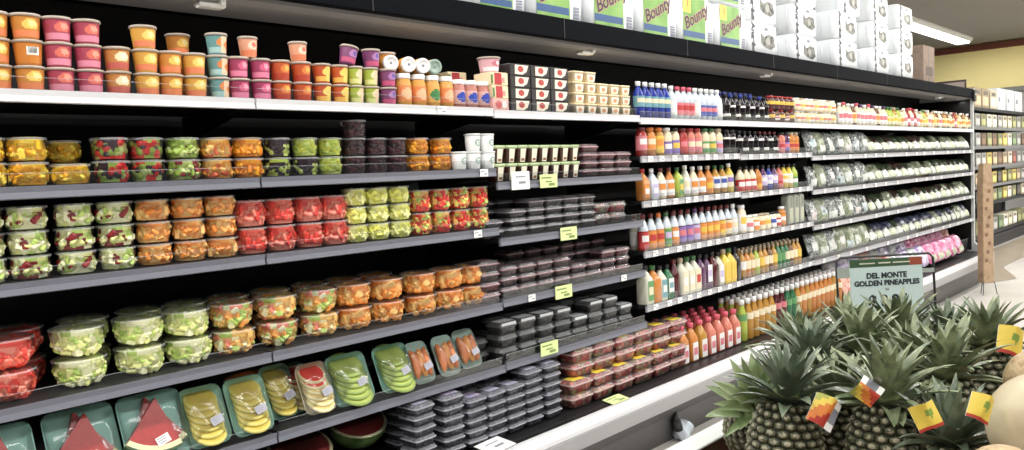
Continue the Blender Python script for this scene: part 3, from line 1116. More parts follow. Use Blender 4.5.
# third shelf
W = "third fruit shelf"
g = 'fruit tubs on the third shelf'
gm, ca, wm, pn, fs = [[tub(f, tall, v) for v in (0, 1, 2)] for f, tall in (('green mix', False), ('cantaloupe', False), ('watermelon', True), ('pineapple', False), ('fruit salad', True))]
pns = [tub('pineapple', v=v, r=.052) for v in (0, 1)]
fst = [tub('fruit salad', True, v, .051) for v in (0, 1, 2)]
wmt = [tub('watermelon', True, v, .059) for v in (0, 1)]
three = [('honeydew mix', [gm[1], gm[2], gm[0]], -16, .07, 3), ('honeydew mix', [gm[0], gm[1], gm[2]], 30, .07, 3), ('honeydew mix', [gm[2], gm[0], gm[1]], 76, .07, 3), ('honeydew mix', [gm[1], gm[0], gm[2]], 117, .07, 3),
         ('cantaloupe', [ca[0], ca[1], ca[2]], 154, .07, 3), ('cantaloupe', [ca[1], ca[2], ca[0]], 189, .07, 3), ('cantaloupe', [ca[2], ca[0], ca[1]], 221, .07, 3),
         ('watermelon', [wmt[0], wmt[1]], 250.5, .07, 2), ('watermelon', [wmt[1], wmt[0]], 280, .07, 2), ('watermelon', [wmt[0], wmt[1]], 308, .07, 2), ('watermelon', [wmt[1], wmt[1]], 333, .07, 2),
         ('pineapple', [pns[0], pns[1], pns[0]], 355, .06, 3), ('pineapple', [pns[1], pns[0], pns[1]], 377.5, .06, 3), ('pineapple', [pns[0], pns[0], pns[1]], 399, .06, 3),
         ('fruit salad', [fst[0], fst[1]], 420, .06, 2), ('fruit salad', [fst[1], fst[2]], 440, .06, 2), ('fruit salad', [fst[2], fst[0]], 459.5, .06, 2), ('fruit salad', [fst[0], fst[2]], 478, .06, 2)]
run('A', 2, W, three, 'fruit tub', g)

# fourth shelf: bowls
W = "fourth fruit shelf"
g = 'fruit bowls on the fourth shelf'
bw = {f: [fruit_bowl(f, seed=i+5), fruit_bowl(f, seed=i+25)] for i, f in enumerate(('watermelon', 'honeydew', 'pink mix', 'cantaloupe'))}
fl = {'watermelon': 'watermelon', 'honeydew': 'honeydew', 'pink mix': 'mixed melon', 'cantaloupe': 'cantaloupe'}
seq = [('watermelon', 6), ('honeydew', 79), ('honeydew', 139), ('honeydew', 187), ('pink mix', 232), ('pink mix', 276), ('pink mix', 318), ('cantaloupe', 352), ('cantaloupe', 385), ('cantaloupe', 418), ('cantaloupe', 446), ('cantaloupe', 470)]
run('A', 3, W, [(fl[f], [bw[f][i % 2], bw[f][(i+1) % 2]], px+1, .095, 2) for i, (f, px) in enumerate(seq)], 'fruit bowl', g)
run('A', 3, 'back of '+W, [(fl[f], [bw[f][i % 2], bw[f][(i+1) % 2]], ('X', x_at(px+2, YF+.123, 1.09)+.075), .272, 2) for i, (f, px) in enumerate(seq[:9])], 'fruit bowl', g)

# fifth shelf: leaning trays
zt = ROWZ['A'][4]
LEAN = radians(66)


def tray(kind, w, l, px, lab, yy=.03, turn=0, seed=0, foam=None, lean=LEAN, dz=0):
    k = foam_tray(kind, w, l, seed, foam)
    Y = YF+yy
    return k.place((x_at(px, Y, zt+.02), Y+.026*sin(lean)+.004, zt+.003+dz), lab, 'fruit trays on the fifth shelf', rot=(lean, 0, turn))


tray('watermelon', .215, .235, 5, 'teal foam tray of watermelon wedges, leftmost on the fifth shelf', seed=1)
tray('watermelon', .215, .235, 92, 'teal foam tray of watermelon wedges between two other watermelon trays', seed=2, yy=.045)
tray('watermelon', .215, .235, 163, 'teal foam tray of watermelon wedges with bright white sticker, beside yellow melon', seed=3)
tray('yellow', .160, .215, 213, 'teal tray of yellow melon slices right beside the watermelon trays', seed=4)
tray('yellow', .160, .215, 257, 'teal tray of yellow melon slices in front of another yellow tray', seed=5, yy=.022)
tray('yellow', .135, .215, 287, 'teal tray of yellow melon slices half hidden behind its neighbour', seed=6, yy=.10)
tray('mix', .13, .20, 305, 'narrow teal tray of cream melon behind the red topped pack', seed=7, yy=.115, turn=.1)
tray('mix', .145, .205, 324, 'wrapped pack of cream melon slices topped with red watermelon', seed=8, foam=M('cream_foam', (.90, .86, .74), .5, .04, 40), yy=.035)
tray('green', .195, .21, 358, 'teal tray of green melon slices, left one of two', seed=9)
tray('green', .185, .205, 402, 'teal tray of green melon slices, right one of two', seed=10)
tray('orange', .125, .19, 427, 'pale tray of cantaloupe slices beside the green melon', seed=11, foam=M('pale_teal_foam', (.66, .80, .76), .55, .04, 40))
tray('orange', .125, .19, 453, 'pale tray of cantaloupe slices overlapping the last tray', seed=12, foam=M('pale_teal_foam', (0, 0, 0)))
tray('orange', .135, .19, 474, 'pale tray of cantaloupe slices, last tray on the right', seed=13, foam=M('pale_teal_foam', (0, 0, 0)), yy=.055)
k = Kind('cantaloupe_slice', 'melon slice')
mb = MB()


def _sl(u, v):
    a = u*2*pi
    t = v*2-1
    rr = math.sqrt(max(.0004, 1-t*t))
    return (.115*t, .030*rr*cos(a)+.02*t*t, .030+.026*rr*sin(a))


mb.grid(_sl, 14, 14, lambda u, v: M('melon_net_rind', (.62, .48, .30), .7, .2, 90) if .5 < u < .95 else M('cantaloupe_slice', (0, 0, 0)), closed_u=True)
k.part('slice', mb)
k.place((x_at(252, YF+.26, zt+.10), YF+.26, zt+.135), 'long cantaloupe slice lying high behind the yellow melon trays', None, rot=(0, .05, .1))
k2 = Kind('melon_carton', 'fruit carton', .13)
mb = MB()
mb.box((0, 0, .066), (.36, .12, .13), M('dark_carton', (.16, .15, .14), .6), .006)
k2.part('carton', mb)
k2.place((x_at(252, YF+.26, zt+.10), YF+.27, zt+.001), 'dark carton holding up the long cantaloupe slice behind the trays')

# bottom well: watermelon halves, then blueberries
ZW = .403


def halved(r, name):
    k = Kind('watermelon_half', 'watermelon half')
    n = 20
    prof = [(r*.02, -r*.92)]+[(r*sin(a), -r*.92*cos(a)) for a in [pi/2*i/8 for i in range(1, 9)]]
    mb = MB()
    mb.lathe(prof, 28, M2('striped_rind', [(.22, .36, .16), (.40, .52, .26), (.18, .30, .12)], 9, .4, 'noise'), cap1=False)
    k.part('rind', mb)
    mb = MB()
    mb.lathe([(r, 0), (r*.90, .003)], 28, M('watermelon_rind', (0, 0, 0)), cap0=False, cap1=False)
    mb.lathe([(r*.90, .003), (r*.5, .006), (r*.02, .006)], 28, M('deep_watermelon', (.66, .16, .15), .35, .15, 30), cap0=False)
    k.part('flesh', mb)
    mb = MB()
    mb.lathe([(r*1.0, .001), (r*.95, .010), (r*.5, .014), (r*.05, .014)], 24, FILM, cap0=False)
    k.part('cling_film', mb)
    return k


wh = halved(.135, 'h')
for px, Y, z, lab in ((225, 2.93, ZW+.16, 'watermelon half at the left of the bottom well, cut face up'), (300, 2.90, ZW+.165, 'watermelon half in the middle of the bottom well, cut face up'), (357, 2.97, ZW+.175, 'watermelon half nearest the blueberry boxes, cut face up')):
    wh.place((x_at(px, Y, z), Y, z), lab, 'halved watermelons', rot=(radians(22), 0, rnd.uniform(-.2, .2)))

BLUE = M2('blueberries', [(.30, .31, .40), (.36, .37, .46), (.24, .24, .31), (.44, .44, .53)], 75, .5, 'voronoi', (.13, .13, .16), bump=.4)
cb = clamshell('blueberry', .125, .12, .046, BLUE, HAZY, M2('blueberry_label', [(.80, .79, .86), (.62, .60, .72), (.72, .71, .80), (.48, .47, .62)], 30, .4, 'noise'), (0, 0, .6, .55), rim=M('grey_clear_rim', (.56, .56, .60), .3))
cb2 = clamshell('blueberry purple', .125, .12, .046, BLUE, HAZY, M2('violet_label', [(.46, .46, .74), (.72, .71, .80), (.60, .50, .66), (.80, .80, .86)], 30, .4, 'noise'), (.05, .02, .62, .6), rim=M('grey_clear_rim', (0, 0, 0)))
front = [(418, 6), (447, 6), (470, 5), (490, 5), (508, 5), (527, 6), (546, 6)]
mid = [(438, 6), (463, 6), (486, 6), (522, 6), (545, 6)]
backr = [(400, 6), (424, 6), (452, 6), (480, 5), (505, 6), (530, 7)]
W = 'blueberry pile'
for rowname, lst, yy in (('front row', front, -.004), ('middle row', mid, .125), ('back row', backr, .25)):
    items = []
    for i, (px, n) in enumerate(lst):
        Y = YF+.028+yy
        items.append(('blueberry', [cb if (i+t) % 3 else cb2 for t in range(n)], ('X', 0), yy, n))
    xs = [x_at(px, YF+.028+yy, ZW+.15) for px, n in lst]
    for i in range(1, len(xs)):
        xs[i] = max(xs[i], xs[i-1]+.132)
    items = [(a, b, ('X', xs[i]), d, n) for i, (a, b, c, d, n) in enumerate(items)]
    run('A', ZW, f'{rowname}, {W}', items, 'box', 'boxes of blueberries')

# ================================================================== berry section
W = "top berry shelf"
RED, CREAM = M('red_print', (.80, .18, .20), .5), M('cream_carton', (.95, .86, .68), .5)
c_red = carton('red_carton', 'red carton', .115, .12, .062, CREAM, [(RED, rect(.2, .05, .62, .95)), (M('pink_print', (.92, .56, .52), .5), rect(.62, .2, .8, .6)), (M('leaf_print', (.36, .50, .22), .5), rect(.0, .1, .12, .8))])
c_pnk = carton('red_carton', 'red carton', .115, .12, .058, M('pink_carton', (.94, .68, .64), .5), [(M('light_red_print', (.88, .36, .36), .5), ell(.35, .5, .2, .35)), (PAPER, ell(.72, .5, .16, .3))])
run('A', 0, 'right end of top fruit shelf', [('red and cream', [c_pnk, c_red, c_red], ('X', 2.665), .20, 3)], 'carton', 'red and cream cartons')
run('B', 0, 'left end of '+W, [('red and cream', [c_pnk, c_red, c_red], ('X', 2.812), .065, 3)], 'carton', 'red and cream cartons')
k = snack_cup('pink tub', M('pale_pink_tub', (.90, .66, .70), .4), M('rose_print', (.84, .44, .50), .5), M('pale_pink_print', (.96, .84, .84), .5), M('white_band', (.95, .9, .9), .5), r=.055, h=.075)
k.place((2.80, YF+.09, ROWZ['B'][0]+.185), 'pale pink tub standing on top of the red cartons')
DKC = M('charcoal_carton', (.17, .155, .15), .5)
swoosh = [(.08, .12), (.55, .10), (.80, .35), (.93, .90), (.10, .90)]
c_dk = carton('pudding_carton', 'carton', .145, .13, .058, DKC, [(M('cream_label', (.96, .90, .80), .5), [(.16+x*.82, y) for x, y in swoosh]), (M('berry_print', (.78, .26, .22), .5), ell(.52, .56, .15, .27))])
run('B', 0, W, [('charcoal', c_dk, ('X', 2.96+.152*i), .07, 4, 0) for i in range(3)], 'pudding carton', 'charcoal pudding cartons')
c_cr = Kind('pudding_cup_pack', 'pudding cups', .057)
mb = MB()
mb.rloft([(0, 0, .037, .05, .012, 0), (0, 0, .044, .056, .014, .048), (0, 0, .047, .059, .014, .049), (0, 0, .047, .059, .014, .056)], M('cream_pudding_cup', (.95, .86, .68), .4))
c_cr.part('cups', mb)
mb = MB()
mb.add([(-.030, -.0545, .006), (.030, -.0545, .006), (.036, -.0575, .042), (-.036, -.0575, .042)], [(0, 1, 2, 3)], M('pale_cream_label', (.97, .93, .84), .5))
mb.add([(x*.06-.03, -.0575, .008+.034*y) for x, y in ell(.5, .45, .3, .32)], [tuple(range(14))], M('caramel_print', (.86, .56, .36), .5))
c_cr.part('label', mb)
run('B', 0, W, [('cream', c_cr, ('X', 3.44+.108*i), .07, n, 0) for i, n in enumerate((4, 4, 3, 3, 3))], 'pudding pack', 'cream pudding cups')

W = "second berry shelf"
c_gc = Kind('yogurt_cup', 'yogurt cup', .088)
mb = MB()
mb.rloft([(0, 0, .028, .032, .010, 0), (0, 0, .036, .042, .012, .070), (0, 0, .037, .043, .012, .072)], M2('berry_yogurt', [(.30, .12, .12), (.36, .20, .14), (.24, .10, .16)], 18, .3, 'noise'))
c_gc.part('cup', mb)
mb = MB()
mb.rloft([(0, 0, .039, .045, .012, .071), (0, 0, .039, .045, .012, .082), (0, 0, .036, .041, .012, .087)], M('pale_green_lid', (.66, .74, .52), .4))
c_gc.part('lid', mb)
mb = MB()
mb.add([(-.017, -.034, .004), (.015, -.034, .004), (.019, -.0445, .070), (-.021, -.0445, .070)], [(0, 1, 2, 3)], M('cream_white_label', (.94, .92, .82), .5))
mb.add([(-.012, -.0390, .022), (.010, -.0390, .022), (.010, -.0365, .010), (-.012, -.0365, .010)], [(3, 2, 1, 0)], M('brown_print', (.60, .36, .22), .5))
c_gc.part('label', mb)
run('B', 1, W, [('green lidded', c_gc, ('X', 2.79+.083*i), .045, 2, 0) for i in range(8)], 'yogurt cup', 'green lidded yogurt cups')
DPK = M2('raspberries', [(.50, .18, .24), (.58, .26, .30), (.40, .12, .18)], 60, .45, 'voronoi', (.22, .06, .10), bump=.4)
cl_r = clamshell('raspberry', .15, .12, .044, DPK, HAZY, M('pink_label', (.80, .56, .60), .5), (0, 0, .6, .6), rim=M('pink_clear_rim', (.74, .56, .58), .35))
run('B', 1, W, [('raspberry', cl_r, ('X', 3.515+.156*i), .065, n) for i, n in enumerate((4, 3, 3))], 'box', 'raspberry boxes')
c_gy = carton('grey_carton', 'carton', .13, .14, .105, M('dark_grey_carton', (.24, .22, .21), .5), [(M('grey_stripe', (.45, .42, .40), .5), rect(.9, .02, .97, .98))])
run('B', 1, 'back of '+W, [('dark grey', c_gy, ('X', 3.42+.14*i), .25, 1, 0) for i in range(4)], 'carton', 'dark cartons behind the raspberries')

W = "third berry shelf"
BLK = M2('blackberries', [(.17, .15, .17), (.23, .20, .22), (.12, .10, .12)], 60, .4, 'voronoi', (.05, .04, .05), bump=.4)
cl_k = clamshell('blackberry', .136, .12, .043, BLK, HAZY, M('grey_label', (.52, .48, .52), .5), (0, 0, .6, .6), rim=M('grey_pink_rim', (.58, .54, .57), .35))
run('B', 2, W, [('blackberry', cl_k, ('X', 2.745+.142*i+(.02 if i else -.01)), .065, n) for i, n in enumerate((2, 3, 4, 4, 4, 4))], 'box', 'blackberry boxes')
run('B', 2, 'back of '+W, [('blackberry', cl_k, ('X', 2.66+.15*i), .195, n) for i, n in enumerate((4, 4, 4, 4, 4, 4))], 'box', 'blackberry boxes')
STW = M2('strawberry_mix', [(.66, .20, .20), (.50, .30, .20), (.42, .42, .24), (.58, .14, .18), (.30, .14, .16)], 32, .4, 'voronoi', (.20, .08, .08), bump=.4)
cl_m = clamshell('mixed', .15, .12, .06, STW, HAZY, None)
run('B', 2, W, [('strawberry and kiwi', cl_m, ('X', 3.60+.155*i), .065, 2) for i in range(2)], 'fruit box', 'mixed fruit boxes')
cl_m.place((3.875, YF+.2, ROWZ['B'][2]+.001), 'strawberry and kiwi fruit box standing farther back at the right end', 'mixed fruit boxes')
cl_m.place((3.63, YF+.23, ROWZ['B'][2]+.001), 'strawberry and kiwi fruit box behind the front stacks, lowest', 'mixed fruit boxes')

W = "fourth berry shelf"
BRN = M2('brown_fruit', [(.30, .20, .21), (.38, .26, .26), (.24, .15, .17), (.42, .30, .28)], 55, .4, 'voronoi', (.12, .08, .08), bump=.4)
cl_b = clamshell('fig', .128, .12, .05, BRN, HAZY, M('brown_label', (.46, .34, .34), .5), (0, 0, .6, .6), rim=M('rose_clear_rim', (.60, .44, .46), .35))
cl_b2 = clamshell('plum', .128, .12, .05, DPK, HAZY, None, rim=M('rose_clear_rim', (0, 0, 0)))
run('A', 3, 'right end of fourth fruit shelf', [('brown fruit', [cl_b2, cl_b2, cl_b, cl_b], ('X', 2.696), .065, 4)], 'box', 'brown fruit boxes')
run('B', 3, W, [('brown fruit', [cl_b, cl_b, cl_b, cl_b][:n] if i < 6 else [cl_b2, cl_b, cl_b2][:n], ('X', 2.827+.137*i), .065, n) for i, n in enumerate((3, 3, 3, 3, 2, 2, 3, 3))], 'box', 'brown fruit boxes')
run('B', 3, 'back of '+W, [('brown fruit', cl_b, ('X', 2.74+.1415*i), .20, n) for i, n in enumerate((3, 3, 4, 4, 4, 4, 4, 4))], 'box', 'brown fruit boxes')

W = "fifth berry shelf"
DRK = M2('dark_grapes', [(.17, .175, .175), (.22, .225, .22), (.12, .125, .13)], 50, .45, 'voronoi', (.06, .06, .06), bump=.4)
cl_d = clamshell('dark', .128, .12, .062, DRK, HAZY, None, rim=M('dark_clear_rim', (.34, .35, .35), .3))
cl_dw = clamshell('dark pale', .128, .12, .062, DRK, HAZY, M('pale_label', (.80, .81, .82), .5), (0, -.1, .8, .5), strip=M('pale_label', (0, 0, 0)), rim=M('dark_clear_rim', (0, 0, 0)))
run('A', 4, 'right end of fifth fruit shelf', [('dark grape', cl_d, ('X', 2.52+.135*i), .13, n) for i, n in enumerate((2, 2))], 'box', 'dark grape boxes')
run('B', 4, W, [('dark grape', cl_d, ('X', 2.80+.1415*i), .065, n) for i, n in enumerate((2, 2, 2, 2, 1, 2, 2, 1))], 'box', 'dark grape boxes')
for i, (nb) in enumerate((2, 2, 2, 2, 1, 2, 2, 1)):
    cl_dw.place((2.80+.1415*i, YF+.093, ROWZ['B'][4]+.001+nb*.0626), f'pale labelled dark grape box on {ordn(i+1)} stack from left, {W}', 'dark grape boxes')
run('B', 4, 'back of '+W, [('dark grape', cl_d, ('X', 2.86+.1415*i), .20, 3) for i in range(7)], 'box', 'dark grape boxes')

# strawberries in the well
W = 'strawberry pile'
SB = M2('strawberries', [(.84, .26, .24), (.92, .44, .38), (.66, .18, .19), (.84, .62, .50), (.66, .58, .38)], 36, .35, 'voronoi', (.46, .18, .16), bump=.5)
YLB = M('yellow_label', (.95, .80, .20), .5)
cs = clamshell('strawberry', .185, .125, .0735, SB, HAZY, YLB, (-.10, -.12, .52, .56), rim=M('rose_grey_rim', (.74, .60, .58), .3), name='strawberry_box', cat='strawberry box')
cs2 = clamshell('strawberry plain', .185, .125, .0735, SB, HAZY, None, rim=M('rose_grey_rim', (0, 0, 0)), name='strawberry_box', cat='strawberry box')
x0 = x_at(571, YF+.05, .46)
for rowname, sb, dx, n, dz in (('front lower row', -.006, 0, 2, 0), ('front upper row', .026, .06, 2, 2*.0741), ('middle row', .165, .14, 3, 0), ('back row', .30, .14, 3, 0)):
    run('B', ZW, rowname+', '+W, [('strawberry', [(cs if (t == n-1 or (i+t) % 3 == 0) else cs2) for t in range(n)], ('X', x0+dx+.193*i+rnd.uniform(-.004, .004)), sb+rnd.uniform(-.003, .003), n, rnd.uniform(-.035, .035)) for i in range(6 if dx < .1 else 5)], 'box', 'boxes of strawberries', dz=dz)

# ================================================================== drinks section
def juice(name, c, rough=.15):
    return M(name, c, rough, .08, 20)


CAPS = {'white': WHITE, 'black': BLACK, 'red': M('red_cap', (.72, .16, .16), .4), 'green': M('green_cap', (.20, .42, .22), .4), 'pink': M('pink_cap', (.90, .34, .42), .4),
        'blue': M('blue_cap', (.12, .20, .58), .4), 'dark red': M('dark_red_cap', (.42, .12, .12), .4), 'tan': M('tan_cap', (.74, .66, .54), .4), 'orange': M('orange_cap', (.90, .46, .14), .4),
        'purple': M('purple_cap', (.36, .18, .42), .4)}
LB = {'white': M('white_label', (.90, .89, .88), .5), 'cream': M('cream_bottle_label', (.90, .84, .70), .5), 'red': M('red_label', (.78, .20, .20), .5), 'orange': M('orange_bottle_label', (.90, .54, .20), .5),
      'purple': M('purple_label', (.52, .42, .74), .5), 'green': M('green_bottle_label', (.36, .60, .34), .5), 'yellow': M('yellow_bottle_label', (.90, .74, .24), .5), 'pink': M('pink_bottle_label', (.86, .46, .50), .5),
      'blue': M('blue_bottle_label', (.24, .34, .70), .5), 'lilac': M('lilac_label', (.76, .70, .86), .5), 'teal': M('teal_label', (.40, .62, .66), .5)}
JU = {'orange': juice('orange_juice', (.80, .48, .19)), 'red': juice('red_juice', (.66, .18, .16)), 'amber': juice('amber_juice', (.74, .52, .17)), 'green': juice('green_juice', (.34, .50, .20)),
      'purple': juice('purple_juice', (.36, .20, .36)), 'dark': juice('dark_drink', (.10, .075, .09)), 'water': juice('clear_water', (.78, .82, .86)), 'blue': juice('blue_bottle_plastic', (.10, .20, .62)),
      'yellow': juice('yellow_juice', (.88, .74, .22)), 'cream': juice('creamy_drink', (.90, .83, .68)), 'pink': juice('pink_juice', (.84, .46, .38)), 'dark red': juice('dark_red_juice', (.34, .10, .12)),
      'lime': juice('lime_juice', (.66, .74, .24)), 'brown': juice('brown_juice', (.44, .28, .14)), 'teal': juice('deep_green_juice', (.16, .44, .26)), 'pale': juice('pale_cloudy_drink', (.80, .80, .72))}
_bk = {}


def B(body, cap, label=None, label2=None, style='round', r=.034, h=.19, lz=(.14, .52), neck=.36, top=None):
    key = (body, cap, label, label2, style, r, h, lz, neck, top)
    if key not in _bk:
        _bk[key] = bottle(str(key), r, h, JU[body], CAPS[cap], LB.get(label), LB.get(label2), style, lz=lz, neck=neck, top=JU.get(top))
    return _bk[key]


def spread(x0, x1, n):
    return [x0+(x1-x0)*(i+.5)/n for i in range(n)]


def bottles(sec, row, where, seq, x0, x1, group, sb=.02, noun='bottle', n=1):
    xs = spread(x0, x1, len(seq))
    run(sec, row, where, [(lk, k, ('X', xs[i]), sb, n) for i, (lk, k) in enumerate(seq)], noun, group)


W = 'top drinks shelf'
bl = ('blue', B('blue', 'white', 'teal', 'cream', 'round', .036, .215, (.3, .6)))
wr = ('clear pink labelled', B('water', 'pink', 'pink', 'red', 'waist', .036, .205, (.12, .50)))
wb = ('clear blue labelled', B('water', 'white', 'blue', 'pink', 'waist', .036, .205, (.12, .46)))
ww = ('clear white labelled', B('water', 'white', 'white', 'white', 'waist', .036, .205, (.12, .55)))
dk = ('dark', B('dark', 'black', 'white', None, 'round', .036, .105, (.30, .44)))
dt = ('dark', B('dark', 'black', 'white', None, 'round', .036, .18, (.46, .54)))
seq = [bl, bl, bl, bl, bl]+[ww, wr, wr, wr, ww, wb, wb, wb, ww]
bottles('C', 0, 'left of '+W, seq, 3.97, 4.98, 'tall bottles on the top drinks shelf')
k_d = B('dark', 'blue', 'white', None, 'round', .036, .185, (.50, .58))
k_d2 = B('dark', 'black', 'white', None, 'waist', .036, .185, (.16, .26))
bottles('C', 0, 'right of '+W, [('dark cola', [k_d2, k_d][i % 2]) for i in range(9)], 5.02, 5.68, 'dark bottles on the top drinks shelf', sb=.02)
bottles('C', 0, 'back right of '+W, [('dark cola', B('dark', 'blue', 'white', None, 'round', .036, .215, (.40, .47))) for i in range(8)], 5.04, 5.66, 'dark bottles on the top drinks shelf', sb=.12)
s_dr = B('dark red', 'red', 'yellow', None, 'wide', .038, .10, (.35, .6))
s_dy = B('brown', 'black', 'white', 'red', 'wide', .038, .10, (.2, .5))
run('D', 0, W, [('dark red', [s_dy if i % 2 else s_dr, s_dr], ('X', 5.76+.085*i), .03, 2) for i in range(5)], 'juice bottle', 'dark red juice bottles')
s_cr = [B('cream', 'white', 'white', 'orange', 'wide', .039, .10, (.15, .6)), B('cream', 'white', 'cream', 'pink', 'wide', .039, .10, (.15, .6)), B('cream', 'tan', 'cream', 'yellow', 'wide', .039, .10, (.15, .6))]
run('E', 0, 'left of top salad shelf', [('creamy', [s_cr[i % 3], s_cr[(i+1) % 3]], ('X', 6.22+.09*i), .03, 2) for i in range(9)], 'dressing bottle', 'creamy dressing bottles')

W = 'second drinks shelf'
q2 = [('red', B('red', 'dark red', 'pink', 'white', 'wide', .036, .17, (.2, .7))), ('orange', B('orange', 'orange', 'orange', 'cream', 'wide', .036, .17, (.2, .7))), ('amber', B('amber', 'orange', 'yellow', 'orange', 'wide', .036, .17, (.1, .7))),
      ('purple', B('cream', 'white', 'purple', 'white', 'wide', .036, .17, (.06, .5))), ('purple', B('cream', 'black', 'purple', 'yellow', 'wide', .036, .17, (.06, .55))), ('red', B('red', 'dark red', 'red', 'pink', 'wide', .036, .17, (.1, .6))),
      ('pink', B('pink', 'red', 'pink', 'cream', 'wide', .036, .17, (.1, .6))), ('pink', B('pink', 'red', 'pink', 'cream', 'wide', .036, .17, (.1, .6))), ('green', B('cream', 'green', 'green', 'cream', 'wide', .036, .17, (.06, .5))),
      ('green', B('cream', 'green', 'green', 'yellow', 'wide', .036, .17, (.06, .5))), ('lilac', B('cream', 'tan', 'lilac', 'pink', 'wide', .036, .17, (.06, .5)))]
bottles('C', 1, 'left of '+W, q2, 3.97, 4.98, 'bottles on the second drinks shelf')
bottles('C', 1, 'right of '+W, [('dark banded', B('dark', 'black', 'white', None, 'wide', .035, .165, (.60, .68))) if i < 2 else ('dark banded', B('dark', 'black', 'white', None, 'waist', .035, .165, (.56, .66))) for i in range(2)], 5.0, 5.16, 'dark bottles on the second drinks shelf')
bottles('D', 1, 'left of '+W+' end', [('dark banded', B('dark', 'dark red' if i > 3 else 'black', 'white', None, 'waist', .035, .165, (.16, .28) if i % 2 else (.58, .68))) for i in range(8)], 5.19, 5.83, 'dark bottles on the second drinks shelf')
bottles('D', 1, 'far right of '+W, [('pink', B('pink', 'black', 'pink', 'red', 'wide', .036, .16)), ('purple', B('purple', 'black', 'purple', 'pink', 'wide', .036, .16)), ('orange', B('orange', 'tan', 'orange', 'red', 'wide', .036, .16)), ('orange', B('orange', 'tan', 'orange', 'red', 'wide', .036, .16))], 5.86, 6.20, 'bottles on the second drinks shelf')

W = 'third drinks shelf'
q3 = [('orange', B('orange', 'red', 'orange', 'white', 'square', .033, .19, (.1, .5))), ('clear', B('water', 'white', 'lilac', 'white', 'square', .033, .19, (.1, .5))), ('white labelled', B('cream', 'dark red', 'white', 'orange', 'round', .036, .19, (.1, .6))),
      ('orange', B('orange', 'dark red', 'white', 'orange', 'round', .036, .19, (.1, .6))), ('lime green', B('lime', 'green', 'green', 'yellow', 'square', .034, .19, (.1, .6))), ('white', B('pale', 'white', 'white', 'cream', 'round', .034, .20, (.1, .6))),
      ('white labelled', B('cream', 'white', 'white', 'orange', 'round', .036, .19, (.1, .6))), ('orange', B('orange', 'white', 'white', 'orange', 'round', .036, .19, (.1, .6))), ('orange', B('orange', 'tan', 'orange', 'yellow', 'round', .036, .19, (.06, .5))),
      ('blue labelled', B('amber', 'green', 'white', 'blue', 'round', .036, .19, (.2, .6))), ('blue labelled', B('amber', 'green', 'white', 'blue', 'round', .036, .19, (.2, .6))), ('yellow', B('yellow', 'white', 'cream', 'purple', 'round', .036, .20, (.2, .6)))]
bottles('C', 2, 'left of '+W, q3, 3.97, 5.12, 'bottles on the third drinks shelf')
q3d = [('red labelled', B('cream', 'black', 'red', 'white', 'round', .036, .185, (.06, .5))), ('red labelled', B('cream', 'black', 'red', 'white', 'round', .036, .185, (.06, .5))), ('red labelled', B('cream', 'black', 'red', 'white', 'round', .036, .185, (.06, .5))),
       ('orange', B('orange', 'black', 'orange', 'yellow', 'round', .036, .185, (.06, .3))), ('purple', B('purple', 'black', 'lilac', 'white', 'round', .036, .185, (.2, .6))), ('blue', B('blue', 'black', 'white', 'lilac', 'round', .036, .185, (.25, .6))),
       ('purple', B('purple', 'black', 'lilac', 'white', 'round', .036, .185, (.25, .6))), ('pink', B('pink', 'black', 'pink', 'red', 'round', .036, .185, (.1, .4))), ('yellow', B('yellow', 'black', 'white', 'yellow', 'round', .036, .185, (.25, .6))),
       ('white labelled', B('yellow', 'black', 'white', 'cream', 'round', .036, .185, (.2, .6))), ('green', B('lime', 'black', 'green', 'white', 'round', .036, .185, (.06, .45)))]
bottles('D', 2, 'right of '+W, q3d, 5.19, 6.16, 'bottles on the third drinks shelf')

W = 'fourth drinks shelf'
q4 = [('red', 'red', 'dark red', 'red', 'white'), ('orange', 'orange', 'dark red', 'orange', 'red'), ('orange', 'orange', 'orange', 'orange', 'red'), ('lime green', 'lime', 'green', 'green', 'lilac'), ('orange', 'orange', 'dark red', 'orange', 'white'), ('purple', 'purple', 'dark red', 'purple', 'pink'),
      ('purple', 'purple', 'dark red', 'purple', 'pink'), ('purple', 'purple', 'purple', 'lilac', 'pink'), ('orange', 'orange', 'dark red', 'orange', 'yellow'), ('orange', 'orange', 'dark red', 'orange', 'yellow'), ('amber', 'amber', 'dark red', 'orange', 'yellow'),
      ('amber', 'amber', 'dark red', 'yellow', 'orange'), ('brown', 'brown', 'dark red', 'cream', 'orange'), ('white', 'pale', 'white', 'white', 'cream')]
bottles('C', 3, 'left of '+W, [(a, B(b, c, d, e, 'round', .034, .215, (.08, .52), top='water')) for a, b, c, d, e in q4], 3.96, 5.16, 'red capped bottles on the fourth drinks shelf')
bottles('C', 3, 'back left of '+W, [('dark capped', B('pale', 'dark red', 'white', None, 'round', .034, .215)) for a in q4[:-1]], 3.99, 5.14, 'red capped bottles on the fourth drinks shelf', sb=.10)
k_tub = B('cream', 'white', 'white', 'pink', 'wide', .045, .12, (.1, .7))
q4d = [('white labelled', B('cream', 'white', 'white', 'yellow', 'wide', .036, .20, (.1, .7))), ('pink labelled', k_tub), ('orange labelled', B('cream', 'white', 'orange', 'white', 'wide', .045, .12, (.1, .7))), ('cream', B('cream', 'tan', 'cream', 'orange', 'wide', .045, .12, (.1, .7))),
       ('cream', B('cream', 'tan', 'cream', 'yellow', 'wide', .045, .12, (.1, .7))), ('blue labelled', B('pale', 'black', 'white', 'blue', 'wide', .045, .12, (.1, .7))), ('red labelled', B('cream', 'black', 'red', 'white', 'wide', .04, .12, (.1, .6))), ('orange', B('orange', 'white', 'orange', 'white', 'wide', .036, .15, (.1, .6)))]
bottles('D', 3, 'middle of '+W, q4d, 5.19, 5.93, 'tubs on the fourth drinks shelf', noun='tub')
